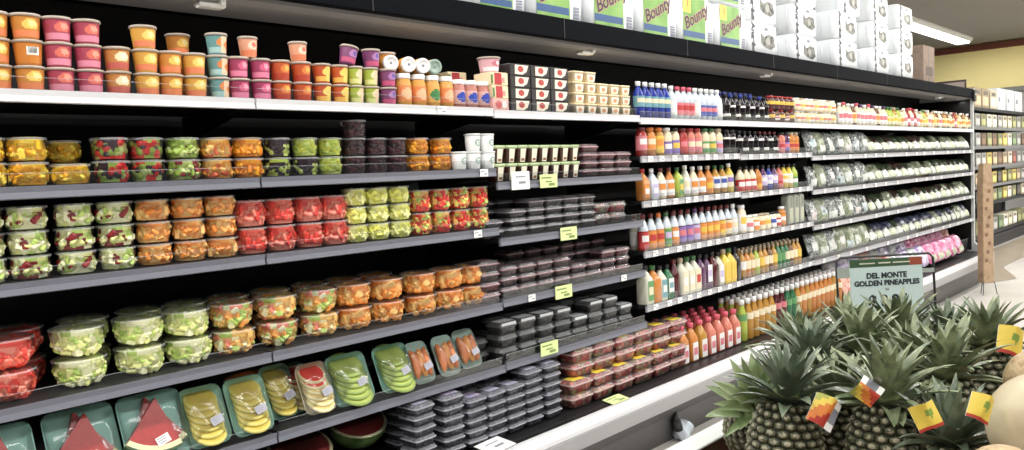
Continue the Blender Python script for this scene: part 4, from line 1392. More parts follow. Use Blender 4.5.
k_tall = carton('tall_carton', 'tall carton', .085, .07, .235, M('clear_grey_pack', (.62, .63, .58), .25, .12, 30), [(M('pale_green_pack_print', (.70, .72, .62), .5), rect(.15, .08, .85, .55)), (M('grey_green_print', (.44, .48, .40), .5), rect(.3, .6, .7, .9))], b=.012)
run('D', 3, 'far right of '+W, [('grey green', k_tall, ('X', 6.0+.10*i), .02, 1, 0) for i in range(3)], 'carton', 'tall grey green cartons')

W = 'fifth drinks shelf'
q5 = [('pale green', B('pale', 'black', 'green', 'cream', 'square', .042, .235, (.1, .6))), ('orange', B('orange', 'green', None, None, 'square', .042, .225, (.1, .6))), ('pale green', B('pale', 'black', 'teal', 'white', 'square', .038, .215, (.1, .6))), ('dark green', B('teal', 'black', 'white', 'teal', 'square', .036, .215, (.2, .6))),
      ('dark red', B('dark red', 'dark red', None, None, 'round', .038, .235)), ('cream', B('pale', 'tan', 'cream', 'white', 'square', .042, .235, (.1, .65))), ('cream', B('pale', 'green', 'cream', 'white', 'square', .042, .235, (.1, .65))), ('cream', B('pale', 'green', 'cream', 'red', 'square', .042, .235, (.1, .65))),
      ('purple', B('purple', 'black', None, None, 'square', .036, .235)), ('white labelled', B('purple', 'black', 'white', 'lilac', 'square', .036, .225, (.2, .7))), ('dark red', B('dark red', 'black', None, None, 'square', .04, .235)), ('white labelled', B('pale', 'black', 'white', 'lilac', 'square', .036, .225, (.1, .6))),
      ('yellow', B('yellow', 'tan', 'yellow', None, 'square', .042, .235, (.1, .6))), ('yellow', B('yellow', 'green', 'yellow', None, 'square', .042, .235, (.1, .6))), ('dark', B('dark', 'black', None, None, 'square', .038, .235))]
bottles('C', 4, 'left of '+W, q5, 3.965, 5.16, 'big bottles on the fifth drinks shelf')
q5d = [(a, B(b, 'tan', c, d, 'round', .032, .20, (.30, .60), .30, 'dark' if b == 'green' else None)) for a, b, c, d in
       [('amber', 'amber', 'white', None), ('orange', 'orange', 'cream', None), ('amber', 'amber', 'cream', None), ('lime green', 'lime', 'cream', None), ('amber', 'amber', 'yellow', None), ('amber', 'amber', 'cream', None), ('brown', 'brown', 'cream', None), ('amber', 'amber', 'yellow', None),
        ('green', 'teal', 'green', None), ('green', 'teal', 'green', None), ('green', 'teal', 'cream', None), ('brown', 'brown', 'cream', None), ('amber', 'amber', 'cream', None), ('amber', 'amber', 'yellow', None)]]
bottles('D', 4, 'right of '+W, q5d, 5.19, 6.20, 'slim bottles on the fifth drinks shelf')
bottles('D', 4, 'back right of '+W, q5d[::-1], 5.22, 6.17, 'slim bottles on the fifth drinks shelf', sb=.09)

W = 'bottom well'
pk = [('pink capped orange', B('orange', 'pink', 'white', 'pink', 'square', .039, .245, (.04, .50), .46)), ('pink capped orange', B('amber', 'pink', 'white', 'pink', 'square', .039, .245, (.04, .50), .46)), ('pink capped pink', B('pink', 'pink', 'white', 'pink', 'square', .039, .245, (.04, .50), .46))]
x0 = x_at(677, YF+.01, .5)
x1 = x_at(738, YF+.01, .5)
for ri, (nm, sb) in enumerate((('front', -.012), ('second', .075), ('third', .16), ('back', .245))):
    nb = 7
    seq = [pk[0 if i < 2 else (1 if i == 2 else 2)] for i in range(nb)]
    bottles('C', ZW, f'{nm} pink capped row, '+W, seq, x0, x1, 'pink capped bottles in the bottom well', sb=sb)
x1b = x_at(840, YF+.01, .5)
cols = ['lime', 'amber', 'amber', 'amber', 'amber', 'amber', 'dark red', 'dark red', 'teal', 'teal', 'amber', 'orange', 'amber', 'orange', 'orange', 'orange', 'orange', 'orange', 'amber', 'orange']
tops = {'lime': 'lime', 'amber': 'amber', 'dark red': 'dark red', 'teal': 'teal', 'orange': 'orange'}
for ri, (nm, sb) in enumerate((('front', -.015), ('second', .065), ('third', .145))):
    seq = [(c if c != 'teal' else 'deep green', B(c, 'white', {'lime': 'green', 'teal': 'green', 'dark red': 'pink'}.get(c, 'cream'), None, 'round', .037, .29, (.50, .66), .44, tops[c])) for c in cols]
    bottles('C', ZW, f'{nm} white capped row, '+W, seq, x1+.02, x1b, 'tall white capped bottles in the bottom well', sb=sb)

# ================================================================== salad section
W = 'top salad shelf'
pal = [('creamy', B('cream', 'white', 'white', 'pink', 'round', .037, .19, (.1, .6))), ('pale pink', B('cream', 'pink', 'white', 'pink', 'round', .037, .20, (.1, .6))), ('brown', B('brown', 'white', 'cream', 'orange', 'round', .037, .19, (.1, .6))), ('cream', B('cream', 'tan', 'cream', 'orange', 'wide', .038, .17, (.1, .6))),
       ('purple capped', B('cream', 'purple', 'white', 'pink', 'round', .037, .19, (.1, .6))), ('yellow green', B('lime', 'green', 'cream', 'yellow', 'round', .037, .19, (.1, .5))), ('amber', B('amber', 'tan', 'cream', 'yellow', 'round', .037, .19, (.1, .6))), ('red', B('red', 'red', 'pink', 'white', 'round', .037, .19, (.1, .5)))]
order = [0, 1, 0, 2, 1, 4, 0, 1, 4, 2, 0, 4, 5, 5, 6, 5, 3, 0, 7, 1, 7, 0, 3, 5, 6, 0, 3, 6, 2, 0, 2, 6, 2, 3, 2, 7, 6, 3, 2, 6, 3, 2]
bottles('E', 0, 'right of '+W, [pal[i] for i in order], 7.04, 11.28, 'dressing bottles on the top salad shelf', noun='dressing bottle')

LEAFS = {'dark leaf': M2('dark_salad_leaves', [(.08, .14, .09), (.14, .22, .12), (.22, .32, .16), (.10, .12, .10), (.34, .40, .28)], 24, .3, 'noise', coat=.35),
         'red leaf': M2('red_salad_leaves', [(.10, .13, .10), (.30, .14, .12), (.16, .20, .14), (.40, .24, .18), (.14, .12, .12)], 24, .3, 'noise', coat=.35),
         'pale leaf': M2('pale_salad_leaves', [(.34, .40, .30), (.62, .66, .52), (.46, .52, .38), (.74, .76, .66), (.26, .30, .24)], 22, .3, 'noise', coat=.35),
         'clear': M2('frosty_salad_leaves', [(.22, .25, .24), (.60, .64, .62), (.13, .15, .14), (.72, .75, .74), (.26, .34, .26)], 26, .25, 'noise', coat=.4),
         'blue': M2('blue_bag_print', [(.12, .15, .26), (.20, .22, .36), (.30, .32, .42), (.10, .11, .16)], 20, .3, 'noise', coat=.35)}
LABL = {'white': M2('white_bag_label', [(.84, .85, .82), (.74, .76, .72), (.90, .90, .88)], 18, .45, 'noise'), 'cream': M2('cream_bag_label', [(.84, .85, .76), (.70, .73, .58), (.90, .90, .84)], 18, .45, 'noise'),
        'teal': M2('teal_bag_label', [(.52, .64, .68), (.80, .84, .84), (.30, .38, .40)], 18, .4, 'noise'), 'pink': M2('pink_bag_label', [(.70, .62, .62), (.86, .84, .83), (.50, .46, .46)], 18, .4, 'noise')}
sb_ = {}


def bag(leaf, label, lab, h=.19, w=.19):
    key = (leaf, label, lab, h, w)
    if key not in sb_:
        sb_[key] = pillow_bag(str(key), w, h, .075, LEAFS[leaf], LABL[label], lab, seed=len(sb_)*3+1)
    return sb_[key]


LOW, MID, MID2, MID3 = (.03, .04, .97, .42), (.12, .10, .60, .52), (.25, .25, .85, .60), (.10, .05, .90, .34)
for row, nm in ((1, 'second'), (2, 'third'), (3, 'fourth'), (4, 'fifth')):
    z = ROWZ['E'][row]
    xs = spread(6.42, 11.30, 25)
    for i, x in enumerate(xs):
        standing = i < 7
        rr = rnd.random()
        if standing:
            kk = bag(('clear', 'pale leaf', 'clear')[i % 3] if row != 4 or i < 3 else 'pale leaf', ('white', 'teal', 'white', 'pink', 'white')[(i*3+row) % 5], (MID, MID2, MID3)[(i+row) % 3], .21)
            lk = 'frosty upright'
            ln = -16
        else:
            lf = ('dark leaf', 'dark leaf', 'red leaf', 'dark leaf', 'pale leaf')[int(rr*5)] if row < 4 else ('blue', 'dark leaf', 'blue', 'pale leaf')[int(rr*4)]
            kk = bag(lf, ('cream', 'white')[(i+row) % 2], LOW, .20)
            lk = lf+' leaning'
            ln = -38
        num, sd = (i+1, 'left') if i < 13 else (25-i, 'right')
        kk.place((x, YF+.055 if standing else YF+.045, z+.013+(.012 if not standing else 0)), f'{lk} salad bag, {ordn(num)} from {sd} on {nm} salad shelf', 'bags on the salad shelves', rot=(radians(ln+rnd.uniform(-3, 3)), 0, rnd.uniform(-.09, .09)), scale=rnd.uniform(.90, 1.0))
PKB = {'pink': M2('pink_bag_print', [(.78, .26, .50), (.86, .42, .62), (.90, .62, .74), (.70, .22, .44)], 14, .35, 'noise', coat=.3), 'lilac': M2('lilac_bag_print', [(.62, .50, .78), (.76, .68, .86), (.88, .86, .90), (.50, .36, .68)], 14, .35, 'noise', coat=.3),
       'white': M2('white_bag_print', [(.84, .84, .84), (.72, .76, .72), (.60, .56, .66), (.90, .90, .90)], 14, .35, 'noise', coat=.3), 'orange': M2('orange_bag_print', [(.84, .46, .34), (.88, .70, .62), (.80, .34, .30)], 14, .35, 'noise', coat=.3)}
pb = {c: pillow_bag('kit'+c, .26, .24, .10, PKB[c], LABL['cream'] if c == 'pink' else None, (.1, .06, .9, .34), seed=i+50, name='salad_kit_bag', cat='salad kit bag') for i, c in enumerate(PKB)}
kinds = ['orange', 'white', 'lilac', 'lilac', 'orange', 'white', 'lilac', 'white', 'lilac', 'pink', 'pink', 'pink', 'pink', 'pink']
xs = spread(6.95, 10.75, 14)
for ri, (nm, Y, dz, ln) in enumerate((('front', YF-.02, .02, -26), ('back', YF+.16, .09, -15))):
    for i, x in enumerate(xs):
        c = kinds[i] if ri == 0 else kinds[(i+1) % 14]
        pb[c].place((x+.08*ri, Y, ZW+.035+dz), f'puffy {c} salad kit bag, {ordn(i+1)} from left, {nm} row, bottom well', 'salad kit bags in the bottom well', rot=(radians(ln), 0, rnd.uniform(-.1, .1)))
k = Kind('black_bin', 'bin')
mb = MB()
mb.rloft([(0, 0, .20, .24, .03, 0), (0, 0, .21, .25, .03, .16), (0, 0, .22, .26, .03, .17), (0, 0, .20, .24, .03, .17), (0, 0, .19, .23, .03, .03)], BLACK)
k.part('bin', mb)
k.place((11.08, YF+.31, ZW), 'empty black bin at the far right end of the bottom well')

# ================================================================== shelf tags
k_tag = Kind('shelf_price_tag', 'price tag')
mb = MB()
mb.box((0, 0, 0), (.052, .0016, .034), PAPER)
mb.box((-.010, -.0012, .006), (.024, .0008, .004), GREYPRINT)
mb.box((.010, -.0012, -.006), (.018, .0008, .006), GREYPRINT)
k_tag.part('tag', mb)
k_sale = Kind('sale_card', 'sale card')
LIME = M('lime_card', (.85, .92, .60), .6, .05)
mb = MB()
mb.box((0, 0, 0), (.15, .002, .075), LIME)
for j in range(2):
    mb.box((-.02+.02*j, -.0014, .018-.022*j), (.085-.03*j, .0008, .007), M('olive_print', (.50, .58, .30), .7))
mb.box((.025, -.0014, -.020), (.05, .0008, .014), M('olive_print', (0, 0, 0)))
k_sale.part('card', mb)
k_wc = Kind('white_shelf_card', 'shelf card')
mb = MB()
mb.box((0, 0, 0), (.13, .002, .088), PAPER)
mb.box((0, -.0014, .018), (.07, .0008, .006), GREYPRINT)
mb.box((.01, -.0014, -.010), (.05, .0008, .012), GREYPRINT)
k_wc.part('card', mb)
YT = YF-.0025
for si, row, px, lab in ((1, 1, 484, 'white price tag under the yogurt cups, second fruit shelf'), (1, 2, 478, 'white price tag under the fruit salad tubs, third fruit shelf'), (1, 0, 442, 'white price tag on the top fruit shelf under the jars')):
    z = ROWZ['A'][row]
    k_tag.place((x_at(px, YT, z-.018), YT, z-.019), lab, 'shelf price tags')
for row, px, lab in ((1, 520, 'white card hanging under the green lidded yogurt cups'),):
    z = ROWZ['B'][row]
    k_wc.place((x_at(px, YT, z), YT-.004, z+.002), lab)
for row, px, dz, lab in ((1, 548, -.008, 'pale lime sale card under the yogurt cups'), (2, 568, -.018, 'lime sale card under the blackberry boxes'), (3, 563, -.022, 'lime sale card under the brown fruit boxes'), (4, 549, .015, 'lime sale card under the dark grape boxes by the strawberries')):
    z = ROWZ['B'][row]
    k_sale.place((x_at(px, YT, z), YT-.004, z+dz), lab, 'lime sale cards', scale=.9)
for row, px, lab in ((3, 532, 'white price tag left of the lime card, fourth berry shelf'), (3, 624, 'white price tag right of the lime card, fourth berry shelf')):
    z = ROWZ['B'][row]
    k_tag.place((x_at(px, YT, z-.018), YT, z-.019), lab, 'shelf price tags')
p = at(628, 394, Y=2.55)
k_sale.place((p.x-.12, 2.545, .4075), 'lime sale card lying flat on the black grille by the strawberries', 'lime sale cards', rot=(radians(-80), 0, 0))
k_wc.place((at(512, 447, Y=2.55).x-.10, 2.56, .412), 'white card lying flat on the grille below the blueberries', rot=(radians(-82), 0, .1), scale=1.3)
for sec, nm, x0, x1, n in (('C', 'left drinks', 3.98, 5.14, 9), ('D', 'right drinks', 5.22, 6.36, 7)):
    for row in range(1, 5):
        z = ROWZ[sec][row]
        for i, x in enumerate(spread(x0, x1, n)):
            k_tag.place((x+rnd.uniform(-.02, .02), YT, z-.019), f'white price tag, {ordn(i+1)} from left on {ORD[row+1]} {nm} shelf rail', 'shelf price tags')
for row in range(1, 5):
    z = ROWZ['E'][row]
    for i, x in enumerate(spread(6.45, 11.3, 16)):
        if (i*7+row*3) % 5:
            k_tag.place((x+rnd.uniform(-.05, .05), YT, z-.019), f'white price tag, position {ordn(i+1)} from left on {ORD[row+1]} salad shelf rail', 'shelf price tags')

# ================================================================== on top of the case
ZT = 2.447
WRAP = M('white_wrap', (.90, .92, .93), .35, .04, 12)
GRN = M2('green_wrap', [(.38, .60, .20), (.46, .68, .26), (.55, .73, .34)], 7, .35, 'noise')
BLU = M('blue_wrap_band', (.13, .32, .55), .35)
YEL = M('yellow_wrap_corner', (.93, .80, .24), .35)
NAVY = M('navy_lettering', (.17, .17, .24), .5)
ROSE = M('rose_lettering', (.78, .56, .50), .5)


def towel_pack(w, h, yellow):
    d = .26
    k = Kind('paper_towel_pack', 'paper towel pack', h)
    mb = MB()
    mb.rloft([(0, 0, w/2-.02, d/2-.02, .05, 0), (0, 0, w/2-.003, d/2-.003, .045, .018), (0, 0, w/2, d/2, .045, h*.5), (0, 0, w/2-.004, d/2-.004, .045, h-.02), (0, 0, w/2-.025, d/2-.025, .05, h)], WRAP, k=4)
    k.part('wrap', mb)
    f = -d/2-.0008
    mb = MB()

    def pan(m, x0, y0, x1, y1, dy=0):
        mb.add([((x-.5)*w, f-dy, y*h) for x, y in rect(x0, y0, x1, y1)], [(0, 1, 2, 3)], m)
    pan(GRN, .09, .05, .72, .955)
    pan(BLU, .09, .11, .68, .24, .0006)
    if yellow:
        pan(YEL, .09, .62, .30, .955, .0006)
        pan(M('orange_print', (0, 0, 0)), .20, .74, .235, .90, .0012)
    mb.add([((x-.5)*w, f-.0004, y*h) for x, y in ((.70, .02), (.74, .02), (.78, .955), (.70, .955))], [(0, 1, 2, 3)], WRAP)
    k.part('printed_front', mb)
    mb = MB()
    T = Matrix.Translation(((.44-.5)*w, f-.0012, .56*h)) @ Matrix.Rotation(radians(90), 4, 'X') @ Matrix.Rotation(radians(24), 4, 'Z')
    add_mesh(mb, text_mesh('Bounty', h*.36, ROSE, .0003, .2, .006), ROSE, T)
    T2 = Matrix.Translation((0, -.001, 0)) @ T
    add_mesh(mb, text_mesh('Bounty', h*.36, NAVY, .0003, .2, .001), NAVY, T2)
    k.part('lettering', mb)
    mb = MB()
    for j in range(4):
        mb.box((.30*w+.012, f-.0006, h*(.10+.055*j)), (.11*w, .0008, h*.03), M('grey_lilac_print', (.56, .57, .66), .6))
    k.part('small_print', mb)
    return k


tp = [towel_pack(.455, .305, False), towel_pack(.455, .305, True)]
YP = 2.71+.13
edges = [478, 531.5, 586, 640.5, 680, 716, 750]
for i in range(6):
    xa, xb = x_at(edges[i], 2.71, 2.50), x_at(edges[i+1], 2.71, 2.50)
    tp[1 if i >= 4 else 0].place(((xa+xb)/2, YP, ZT), f'green and white paper towel pack on the case top, {ordn(i+1)} from left', 'paper towel packs', scale=min(1, (xb-xa)*.985/.455))
for i in (4, 5):
    xa, xb = x_at(edges[i], 2.71, 2.50), x_at(edges[i+1], 2.71, 2.50)
    tp[0].place(((xa+xb)/2, YP, ZT+.306), f'green and white paper towel pack in the upper layer, {ORD[i-3]} from left', 'paper towel packs', scale=min(1, (xb-xa)*.985/.455))

DARKP = M2('dark_photo_print', [(.12, .13, .11), (.30, .31, .27), (.56, .56, .52), (.20, .20, .17)], 26, .5, 'noise')
CHAR = M('charcoal_lettering', (.24, .25, .27), .5)


def tissue_pack(w, h, textx, ovalx, oval=True):
    d = .26
    k = Kind('toilet_paper_pack', 'toilet paper pack', h)
    mb = MB()
    mb.rloft([(0, 0, w/2-.018, d/2-.018, .045, 0), (0, 0, w/2-.003, d/2-.003, .04, .016), (0, 0, w/2, d/2, .04, h*.5), (0, 0, w/2-.003, d/2-.003, .04, h-.016), (0, 0, w/2-.02, d/2-.02, .045, h)], WRAP, k=4)
    for i in (-1, 0, 1):                 # end seams of the wrap
        mb.tube([(-w/2-.001, d*.3*i, .03), (-w/2-.003, d*.3*i, h-.03)], .003, WRAP, 6)
    k.part('wrap', mb)
    f = -d/2-.0008
    if oval:
        mb = MB()
        mb.add([((x-.5)*w, f, y*h) for x, y in [(ovalx-.24, .70), (ovalx-.12, .58), (ovalx+.02, .68), (ovalx+.19, .64), (ovalx+.24, .34), (ovalx+.10, .22), (ovalx-.10, .28), (ovalx-.24, .38)]], [tuple(range(8))], DARKP)
        mb.add([((x-.5)*w, f-.0006, y*h) for x, y in ell(ovalx, .46, .07, .12)], [tuple(range(14))], M('pale_photo_print', (.66, .66, .62), .5))
        mb.add([((x-.5)*w, f, y*h) for x, y in ell(ovalx-.05, .82, .07, .05)], [tuple(range(14))], M('grey_print', (0, 0, 0)))
        k.part('picture', mb)
    mb = MB()
    T = Matrix.Translation(((textx-.5)*w, f, .60*h)) @ Matrix.Rotation(radians(90), 4, 'X') @ Matrix.Rotation(radians(-90), 4, 'Z')
    add_mesh(mb, text_mesh('Angel', h*.30, CHAR, .0004, 0, .004), CHAR, T)
    T = Matrix.Translation(((textx-.5)*w, f, .18*h)) @ Matrix.Rotation(radians(90), 4, 'X') @ Matrix.Rotation(radians(-90), 4, 'Z')
    add_mesh(mb, text_mesh('Soft', h*.20, CHAR, .0004, 0, .004), CHAR, T)
    k.part('lettering', mb)
    return k


tis = tissue_pack(.50, .245, .16, .64)
tis2 = tissue_pack(.46, .245, .14, .58)


def tiss(k, pxa, y, layer, lab, dx=0, anchor=None):
    x = x_at(pxa, y, ZT+.05)
    k.place((x+dx, y+.13, ZT+layer*.2465), lab, 'toilet paper packs')


tiss(tis, 764, 2.74, 0, 'white toilet paper pack beside the last paper towels, lower')
tiss(tis, 764, 2.74, 1, 'white toilet paper pack beside the last paper towels, upper')
for t, nm in ((0, 'lowest'), (1, 'second'), (2, 'third')):
    tiss(tis, 806.5, 2.80, t, f'white toilet paper pack set back left of the three front columns, {nm}')
for j, (px, n) in enumerate(((848, 2), (882, 3), (907, 3))):
    for t in range(n):
        tiss((tis, tis2, tis2)[j], px, 2.69, t, f'white toilet paper pack, {("left", "middle", "right")[j]} front column by the brown box, {("lowest", "second", "third")[t]}')
tiss(tis2, 853, 2.72, 2, 'white toilet paper pack on the top layer above the left front column')
k = Kind('brown_box', 'cardboard box', .40)
BROWN = M2('brown_cardboard', [(.50, .42, .36), (.56, .47, .40), (.46, .38, .32)], 8, .8, 'noise')
mb = MB()
mb.box((0, 0, .21), (.42, .30, .42), BROWN, .006)
k.part('box', mb)
mb = MB()
mb.box((0, -.151, .21), (.05, .001, .42), M('box_tape', (.42, .36, .30), .5))
mb.box((0, -.1515, .14), (.24, .001, .10), M('dark_box_print', (.36, .30, .26), .7))
k.part('tape_and_print', mb)
k.place((x_at(928.5, 2.74, 2.6)+.06, 2.90, ZT), 'brown cardboard box on the case top after the toilet paper')
k = Kind('sign_frame', 'sign frame')
WOODD = M('dark_frame', (.30, .22, .16), .5)
mb = MB()
for a, b in (((-.27, 0, .0), (-.27, 0, .11)), ((.27, 0, 0), (.27, 0, .11)), ((-.28, 0, .11), (.28, 0, .11))):
    mb.tube([a, b], .011, WOODD, 8)
k.part('frame', mb)
mb = MB()
mb.box((0, .004, .055), (.53, .004, .10), M('pale_frame_panel', (.68, .60, .56), .6))
k.part('panel', mb)
k.place((x_at(966, 2.72, 2.5)-.02, 2.99, ZT), 'dark framed low panel across the far end of the case top', None, rot=(0, 0, radians(-90)))

# ================================================================== far shelving past the case
GD = M('dark_gondola', (.16, .16, .18), .5)
GL = M('grey_gondola_rail', (.46, .46, .46), .5)
GX0, GX1, GY = 13.2, 19.2, 3.36
gz = [.28, .80, 1.10, 1.42, 1.75, 2.07, 2.38]
k = Kind('shelving_unit', 'shelving')
mb = MB()
mb.box(((GX0+GX1)/2, GY+.62, 1.24), (GX1-GX0, .04, 2.3), GD)
for x in (GX0, (GX0+GX1)/2, GX1):
    mb.box((x, GY+.58, 1.24), (.05, .05, 2.3), GL)
k.part('back_panel', mb)
mb = MB()
mb.box(((GX0+GX1)/2, GY+.30, .11), (GX1-GX0, .56, .20), GD, .01)
k.part('base', mb)
for z in gz:
    mb = MB()
    mb.box(((GX0+GX1)/2, GY+.32, z-.02), (GX1-GX0, .56, .03), GD)
    mb.box(((GX0+GX1)/2, GY+.03, z-.025), (GX1-GX0, .02, .05), GL if z < 2.3 and z > .9 else GD)
    k.part('shelf', mb)
k.place((0, 0, .0), 'tall dark shelving stocked with groceries beyond the case end')
far = {}
FC = [('tan', (.62, .54, .42)), ('olive', (.52, .52, .34)), ('cream', (.74, .70, .58)), ('brown', (.42, .32, .24)), ('grey', (.56, .56, .54)), ('yellow', (.74, .64, .30)), ('dull red', (.52, .28, .24)), ('dark', (.24, .23, .22)), ('pale', (.80, .78, .70)), ('green', (.40, .48, .34))]
for i, (nm, c) in enumerate(FC):
    m1, m2 = M('far_'+nm.replace(' ', '_')+'_pack', c, .6, .2, 12), M('far_'+nm.replace(' ', '_')+'_print', tuple(min(1, x*1.25+.05) for x in c), .6, .2, 12)
    far[nm] = carton('grocery_box', 'grocery box', .30, .22, .22, m1, [(m2, rect(.12, .15, .88, .6)), (M('far_dark_print', (.44, .41, .38), .6), rect(.2, .68, .8, .86))])
pats = [['cream', 'olive', 'green', 'pale', 'cream', 'pale', 'olive', 'grey'], ['olive', 'pale', 'cream', 'green', 'olive', 'pale', 'yellow', 'dark'], ['tan', 'yellow', 'olive', 'grey', 'dark', 'yellow', 'yellow', 'yellow'],
        ['tan', 'grey', 'tan', 'cream', 'grey', 'brown', 'dull red', 'yellow'], ['olive', 'yellow', 'grey', 'brown', 'pale', 'brown', 'olive', 'green'], ['olive', 'pale', 'cream', 'grey', 'pale', 'cream', 'olive', 'grey']]
for r in range(6):
    for i in range(13):
        nm = pats[r][(i*3+r) % 8]
        sd, q = ('left', i+1) if i < 7 else ('right', 13-i)
        far[nm].place((GX0+.95+.38*i+rnd.uniform(-.02, .02), GY+.17, gz[r]), f'{nm} grocery box, {ordn(q)} from {sd} on far shelving, {("lowest", "second lowest", "third lowest", "third highest", "second highest", "highest full")[r]} shelf', 'groceries on the far shelving', scale=1 if r not in (1, 2) else .93)
for i, (x, c, lab) in enumerate(((14.9, 'tan', 'tan carton on top of the far shelving, leftmost'), (15.4, 'tan', 'tan carton on top of the far shelving, second'), (15.95, 'cream', 'cream carton on top of the far shelving beside the white ones'))):
    far[c].place((x, GY+.22, gz[6]), lab, 'cartons on top of the far shelving', scale=1.5)
fw = carton('grocery_box', 'storage box', .6, .3, .40, M('white_far_box', (.84, .85, .86), .5, .04, 6), [(M('grey_print', (0, 0, 0)), rect(.1, .4, .35, .6))])
for i, x in enumerate((16.75, 17.45, 18.15)):
    fw.place((x, GY+.25, gz[6]), f'white storage box on top of the far shelving, {("left", "middle", "right")[i]} one', 'white boxes on top of the far shelving')

# narrow kraft display stand at the case end
k = Kind('display_stand', 'display stand')
KRAFT = M2('kraft_board', [(.66, .54, .40), (.72, .60, .46), (.60, .48, .36)], 10, .75, 'noise')
mb = MB()
mb.rloft([(0, 0, .068, .05, .01, .14), (0, 0, .068, .05, .01, 1.30), (0, 0, .05, .04, .01, 1.52)], [KRAFT, KRAFT], smooth=False)
k.part('column', mb)
mb = MB()
for i in range(9):
    mb.box((-.03+.02*(i % 3), -.0515, .40+.10*i), (.035, .002, .04), M('brown_kraft_print', (.50, .38, .28), .7))
k.part('print', mb)
WIRE = M('grey_wire', (.40, .40, .41), .35, metal=.8)
mb = MB()
k.part('leg', MB().tube([(-.07, -.05, .15), (-.09, -.07, 0)], .005, WIRE))
k.part('leg', MB().tube([(.07, -.05, .15), (.09, -.07, 0)], .005, WIRE))
k.part('leg', MB().tube([(.0, .05, .15), (.0, .08, 0)], .005, WIRE))
ps = at(984, 294, Z=0)
k.place((ps.x, ps.y-.02, 0), 'narrow brown kraft display stand on wire legs at the case end', None, rot=(0, 0, radians(-38)))

# crumpled bag on the floor under the bumper
k = Kind('plastic_bag', 'plastic bag')
rb = random.Random(4)
mb = MB()
ph = [rb.uniform(0, 6) for _ in range(6)]


def _cb(u, v):
    a = 2*pi*u
    t = pi*v
    r = .055*(1+.22*sin(3*a+ph[0])*sin(2*t)+.16*sin(5*a+ph[1]+3*t)+.1*sin(9*a+ph[2]))
    return (r*sin(t)*cos(a)*1.1, r*sin(t)*sin(a)*.9, .062-.062*cos(t)*(1+.1*sin(4*a)))


mb.grid(_cb, 22, 14, M('crumpled_plastic', (.72, .76, .80), .25, .15, 40), closed_u=True)
k.part('bag', mb)
mb = MB()
mb.tube([(-.045, .0, .08), (-.075, .0, .14), (-.07, .0, .19)], [.03, .03, .006], M('black_plastic', (0, 0, 0)), 8)
k.part('dark_flap', mb)
pf = at(683, 440, Z=0)
k.place((pf.x, pf.y, 0), 'small crumpled grey plastic bag on the floor under the case')

# ================================================================== pineapple stand
ZB = 1.03                                   # top of the stand
pe = at(716, 437, Z=ZB)
YE = pe.y
WOOD = M2('brown_bin_wood', [(.40, .28, .20), (.48, .35, .25), (.34, .24, .17)], 6, .6, 'noise')
LINER = M('white_liner', (.84, .86, .84), .6, .04)
BX0, BX1, BY0 = .55, 2.58, -.6
k = Kind('produce_stand', 'produce stand')
mb = MB()
mb.box(((BX0+BX1)/2, (YE+BY0)/2, ZB-.10), (BX1-BX0-.06, YE-BY0-.06, .04), WOOD, .004)
k.part('table_top', mb)
for (x, y, sx, sy) in (((BX0+BX1)/2, YE-.012, BX1-BX0, .024), ((BX0+BX1)/2, BY0+.012, BX1-BX0, .024), (BX0+.012, (YE+BY0)/2, .024, YE-BY0), (BX1-.012, (YE+BY0)/2, .024, YE-BY0)):
    mb = MB()
    mb.box((x, y, ZB-.10), (sx, sy, .24), WOOD, .004)
    k.part('side_board', mb)
mb = MB()
mb.box(((BX0+BX1)/2, YE+.006, ZB-.01), (BX1-BX0+.01, .012, .05), LINER, .003)
mb.box(((BX0+BX1)/2, YE-.016, ZB+.022), (BX1-BX0+.01, .055, .006), LINER, .002)
k.part('white_edging', mb)
for x in (BX0+.06, BX1-.06):
    for y in (BY0+.06, YE-.06):
        mb = MB()
        mb.box((x, y, (ZB-.12)/2), (.08, .08, ZB-.12), WOOD, .006)
        k.part('leg', mb)
k.place((0, 0, 0), 'brown wooden produce stand with white edging under the pineapples')
ZS = ZB-.08

SC_D = M('pineapple_groove', (.17, .18, .11), .6, .2, 60)
SC_M = M('pineapple_scale', (.33, .34, .22), .5, .25, 50)
SC_L = M('pineapple_scale_tip', (.62, .60, .50), .55, .2, 50)
LEAFM = [M2('pineapple_leaf', [(.25, .31, .20), (.38, .44, .30), (.58, .62, .46), (.30, .36, .24)], 16, .4, 'noise', coat=.15), M2('blue_green_leaf', [(.28, .34, .26), (.40, .46, .36), (.54, .59, .48)], 16, .4, 'noise', coat=.15),
         M2('light_leaf', [(.36, .46, .26), (.50, .58, .36), (.60, .66, .46)], 16, .4, 'noise', coat=.15)]
LEAFT = M('leaf_base', (.66, .70, .48), .5)


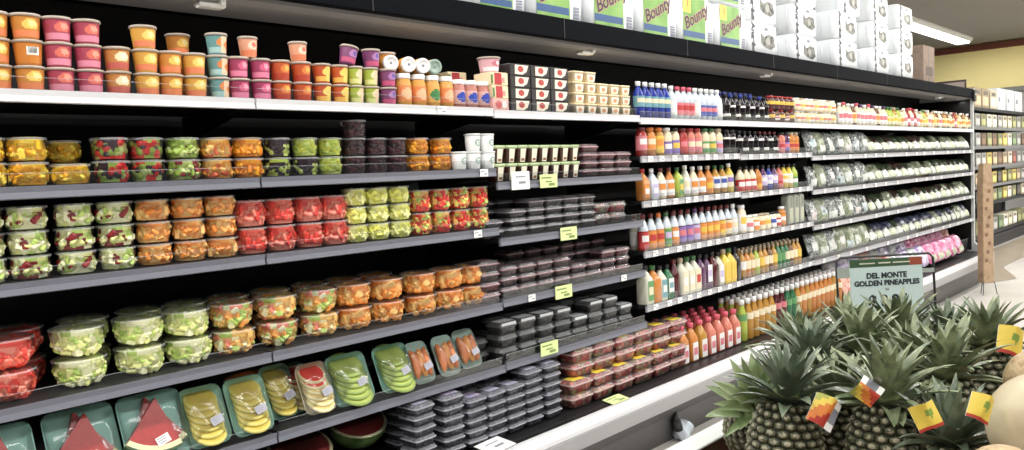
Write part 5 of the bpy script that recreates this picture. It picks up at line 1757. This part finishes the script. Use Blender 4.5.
def pine_body(r, h, seed):
    """every eye of the skin is a raised six-sided scale with a pale tip"""
    mb = MB()
    prof = lambda t: r*(math.sin(pi*(.13+.76*t)))**.55
    core = [(prof(i/12)*.95, h*i/12) for i in range(13)]
    mb.lathe(core, 26, SC_D)
    nr, nc = 13, 17
    rr = random.Random(seed)
    for j in range(nr):
        t = (j+.5)/nr
        for i in range(nc):
            a = 2*pi*(i+.5*(j % 2)+.12*j)/nc
            R = prof(t)
            dr = (prof(min(1, t+.02))-prof(max(0, t-.02)))/(h*.04)
            nrm = Vector((cos(a), sin(a), -dr)).normalized()
            tx = Vector((-sin(a), cos(a), 0))
            ty = nrm.cross(tx)
            c = Vector((R*.955*cos(a), R*.955*sin(a), h*t))
            wx, wy = pi*R/nc*1.02, h/nr*.64
            vs, fs, ms = [], [], []
            for (s, hgt) in ((1.0, 0), (.86, r*.055), (.52, r*.10)):
                for q in range(6):
                    b = pi/6+q*pi/3
                    vs.append(c+tx*(wx*s*cos(b)*1.1)+ty*(wy*s*sin(b))+nrm*hgt)
            tip = len(vs)
            vs.append(c+nrm*(r*.15)-ty*(wy*.12)+tx*(rr.uniform(-.1, .1)*wx))
            for l in (0, 1):
                for q in range(6):
                    q2 = (q+1) % 6
                    fs.append((l*6+q, l*6+q2, (l+1)*6+q2, (l+1)*6+q))
                    ms.append(SC_D if l == 0 else SC_M)
            for q in range(6):
                fs.append((12+q, 12+(q+1) % 6, tip))
                ms.append(SC_L if rr.random() < .85 else SC_M)
            mb.add(vs, fs, ms, True)
    return mb


def pine_crown(L, n, seed, mat, wide=1.0):
    rr = random.Random(seed)
    mb = MB()
    for i in range(n):
        f = i/n                              # outer leaves first
        a = i*2.39996+rr.uniform(-.25, .25)
        el = radians(8+74*f**.9+rr.uniform(-10, 10))       # rise of the leaf at its base
        ln = L*(.55+.55*math.sin(pi*min(1, f*.75+.15)))*rr.uniform(.85, 1.12)
        w = .0145*wide*rr.uniform(.85, 1.2)*(1.1-.4*f)
        curl = radians(rr.uniform(25, 85))*(1-f*.65)
        d0 = Vector((cos(a), sin(a), 0))
        side = Vector((-sin(a), cos(a), 0))
        p = d0*(.016*(1-f)+.004)+Vector((0, 0, .004+.03*f))
        e = el
        seg = 7
        twist = rr.uniform(-.25, .25)
        vs = []
        for s in range(seg+1):
            u = s/seg
            ww = w*(1.0-.35*u)*(1-u**3)**.8+.0004
            up = (d0*(-sin(e))+Vector((0, 0, cos(e))))
            sd = (side*cos(twist*u)+up*sin(twist*u))
            vs += [p-sd*ww+up*ww*.35, p-up*ww*.12, p+sd*ww+up*ww*.35]
            p = p+(d0*cos(e)+Vector((0, 0, sin(e))))*(ln/seg)
            e -= curl/seg*(.4+1.2*u)
        fs, ms = [], []
        for s in range(seg):
            fs += [(s*3, s*3+1, s*3+4, s*3+3), (s*3+1, s*3+2, s*3+5, s*3+4)]
            ms += [LEAFT if s == 0 and f > .3 else mat]*2
        mb.add(vs, fs, ms, True)
    return mb


TAGR, TAGY, TAGO = M('red_tag_print', (.74, .20, .14), .5), M('yellow_tag_print', (.90, .78, .24), .5), M('orange_tag_print', (.88, .48, .16), .5)
bodies = [pine_body(.062, .175, 3).mesh('body'), pine_body(.066, .185, 9).mesh('body')]
crowns = [pine_crown(.112, 46, 11, LEAFM[0]).mesh('crown'), pine_crown(.106, 48, 12, LEAFM[1]).mesh('crown'), pine_crown(.098, 40, 13, LEAFM[2]).mesh('crown'), pine_crown(.118, 48, 14, LEAFM[0], 1.1).mesh('crown')]


def hang_tag(parent, px, py, depth, roll, yellow=False, size=1.0):
    """a folded paper tag tied to the crown, where the photo shows it"""
    mb = MB()
    w, h = .050*size, .052*size
    n = 6

    def fn(u, v):
        x = (u-.5)*w
        return (x, -.016*(1-abs(2*u-1))*(.3+v), (v-.5)*h+.12*w*sin(5*u)*.2)

    def mf(u, v):
        if yellow:
            if v < .18:
                return TAGR
            return M('green_tag_print', (.50, .62, .20), .5) if (u-.6)**2+(v-.62)**2 < .035 else TAGY
        if u > .70:
            return M('grey_print', (0, 0, 0)) if .25 < v < .7 and int(u*24) % 2 else PAPER
        d = u*.9+(1-v)
        return M('lime_tag_print', (.66, .68, .26), .5) if d < .35 else (TAGY if d < .62 else (TAGO if d < 1.05 else TAGR))
    mb.grid(fn, n*2, 8, mf)
    mb.grid(lambda u, v: (lambda p: (p[0], p[1]+.0012, p[2]))(fn(1-u, v)), n*2, 8, PAPER)
    Wm = Matrix.Translation(at(px, py, depth=depth)) @ Matrix.Rotation(math.atan2(-_f.x, _f.y), 4, 'Z') @ Matrix.Rotation(roll, 4, 'Y') @ Matrix.Rotation(radians(-15), 4, 'X')
    o = part('hang_tag', mb.mesh('hang_tag'), parent, label='folded printed paper tag')
    pm = Matrix.LocRotScale(parent.location, parent.rotation_euler, parent.scale)
    o.matrix_basis = pm.inverted() @ Wm
    return o


def pineapple(px, py, depth, lab, b=0, c=0, rot=(0, 0, 0), scale=1.0, tagspec=None, crown_scale=1.0):
    """px,py: where the crown meets the body"""
    p = at(px, py, depth=depth)
    h = (.175, .185)[b]
    E = Euler(rot).to_matrix()
    o = bpy.data.objects.new('pineapple', None)
    o.empty_display_size = .05
    COL.objects.link(o)
    o.location = p - (E @ Vector((0, 0, h-.008)))*scale
    o.rotation_euler = rot
    o.scale = (scale,)*3
    part('body', bodies[b], o)
    cr = part('crown', crowns[c], o, (0, 0, h-.012), (0, 0, rnd.uniform(0, 6)))
    cr.scale = (crown_scale,)*3
    tag(o, lab, 'pineapple', 'pineapples on the stand')
    if tagspec:
        hang_tag(o, *tagspec)
    PINES.append((lab, p - (E @ Vector((0, 0, h*.5)))*scale, p))
    return o


PINES = []
pineapple(787, 405, 1.50, 'pineapple at the front left of the stand with blue green crown', 1, 1, (.06, .05, .3), tagspec=(824, 412, 1.40, .55))
pineapple(840, 408, 1.62, 'pineapple behind and between the two front pineapples', 0, 0, (.02, .0, 1.0), tagspec=(867, 391, 1.38, -.9, False, .8))
pineapple(887, 408, 1.44, 'large front pineapple in the middle of the stand', 1, 3, (.03, -.03, 2.0), tagspec=(926, 416, 1.25, -.35, True, .8))
pineapple(758, 412, 1.64, 'pineapple tipped at the left edge with pale green splayed crown', 0, 2, (radians(48), radians(-8), radians(-50)))
pineapple(952, 448, 1.34, 'pineapple low at the bottom edge, only its crown in view', 0, 1, (.08, 0, 2.5), scale=.95)
pineapple(988, 350, 1.80, 'dark pineapple at the right side beside the melons', 1, 0, (.03, .05, .7), tagspec=(1010, 341, 1.66, .3, True, 1.1))
pineapple(948, 382, 1.62, 'pineapple right of centre with wide green crown', 0, 3, (.0, .05, 1.6), tagspec=(980, 408, 1.22, .45, True, .75))
pineapple(812, 368, 1.80, 'second row pineapple behind the front left one', 0, 1, (.0, .0, 3.1))
pineapple(861, 356, 1.88, 'second row pineapple behind the front middle one', 0, 3, (.0, .0, 0.6))
pineapple(897, 346, 2.06, 'back row pineapple right before the price sign, dark upright crown', 0, 0, (.0, .03, .2), crown_scale=1.2)
pineapple(799, 354, 1.98, 'back row pineapple at the left, crown over the white bumper', 1, 0, (.0, -.05, 4.0))
pineapple(849, 343, 2.06, 'back row pineapple left of the price sign', 0, 3, (.0, .0, 5.2), crown_scale=.95)
pineapple(948, 346, 2.04, 'back row pineapple right of the price sign', 0, 1, (.0, .05, 2.2), crown_scale=1.0)
pineapple(916, 374, 1.72, 'second row pineapple between the middle front one and right ones', 0, 3, (.0, .0, .9))

# price sign
SIGNP = M('pale_teal_sign', (.74, .83, .81), .6, .02)
psn = at(889, 322, depth=2.26)
k = Kind('price_sign', 'price sign')
W_, H_ = .212, .200
mb = MB()
mb.box((0, 0, H_/2), (W_, .0025, H_), SIGNP)
k.part('card', mb)
mb = MB()
GB = M('dark_green_banner', (.20, .34, .20), .5, .15, 30)
RB = M('red_banner', (.62, .26, .16), .5, .2, 30)
mb.add([(x, -.002, z) for x, z in ((-W_/2, H_-.022), (W_*.32, H_-.022), (W_*.32, H_), (-W_/2, H_))], [(0, 1, 2, 3)], GB)
mb.add([(x, -.002, z) for x, z in ((W_*.32, H_-.022), (W_/2, H_-.022), (W_/2, H_), (W_*.32, H_))], [(0, 1, 2, 3)], RB)
for x, w in ((-.055, .045), (-.005, .035), (.045, .05)):
    mb.box((x, -.0025, H_-.012), (w, .0006, .0035), M('pale_banner_print', (.82, .82, .72), .6))
k.part('banner', mb)
SIGNI = M('sign_ink', (.14, .17, .20), .6)
mb = MB()
FR = Matrix.Rotation(pi/2, 4, 'X')
for s, sz, z, bold in (('DEL MONTE', .0215, .152, .0009), ('GOLDEN PINEAPPLES', .0200, .131, .0009), ('EA', .009, .113, 0), ('$ 3.97', .044, .080, .0016)):
    add_mesh(mb, text_mesh(s, sz, SIGNI, .0003, 0, bold), SIGNI, Matrix.Translation((0, -.002, z)) @ FR)
k.part('lettering', mb)
mb = MB()
f = .142
lz = ZS-(psn.z-.02)+.004
mb.tube([(-f, .004, lz), (-f, .004, H_-.004), (-f+.012, .004, H_+.008), (f-.012, .004, H_+.008), (f, .004, H_-.004), (f, .004, lz)], .0035, M('dark_wire', (.24, .25, .25), .4, metal=.5), 8)
k.part('wire_frame', mb)
for cx, cz, ch in ((-W_/2-.018, .015, .03), (-W_/2-.018, .165, .03), (W_/2+.018, .16, .012)):
    mb = MB()
    mb.box((cx, .001, cz), (.036, .001, ch), M('clear_clip', (.62, .66, .62), .3))
    k.part('clip', mb)
so = k.place((psn.x, psn.y, psn.z-.02), 'pale pineapple price sign in a wire frame among the crowns', None, rot=(radians(-4), 0, -math.atan2(1, 1)+radians(2)))

# melons at the right
MEL = M2('honeydew_rind', [(.74, .68, .52), (.80, .75, .60), (.70, .63, .48)], 9, .45, 'noise')
NET = M2('netted_rind', [(.60, .48, .32), (.74, .64, .46), (.66, .54, .38)], 60, .6, 'noise', bump=.4)


def melon(px, py, depth, r, mat, lab, rot):
    k = Kind('melon', 'melon')
    mb = MB()
    n = 16
    mb.lathe([(r*.06, -r*1.02)]+[(r*sin(pi*i/n)*(1+.0*i), -r*1.04*cos(pi*i/n)) for i in range(1, n)]+[(r*.05, r*1.0)], 32, mat)
    k.part('fruit', mb)
    mb = MB()
    mb.tube([(0, 0, r*.99), (.002, 0, r*1.05)], [.009, .006], M('melon_stem', (.46, .40, .24), .7), 8)
    k.part('stem_scar', mb)
    k.place(at(px, py, depth=depth), lab, 'melons on the stand', rot=rot)


melon(1043, 425, 1.24, .078, MEL, 'pale smooth melon at the right edge of the stand', (.5, .3, 0))
melon(1004, 487, 1.10, .056, NET, 'tan netted melon at the bottom right below the pale one', (.3, -.4, 0))
melon(1040, 382, 1.50, .060, NET, 'brown netted melon just behind the pale one', (.2, .5, 0))
for c in CHECK:
    print('LABELCHECK', c)
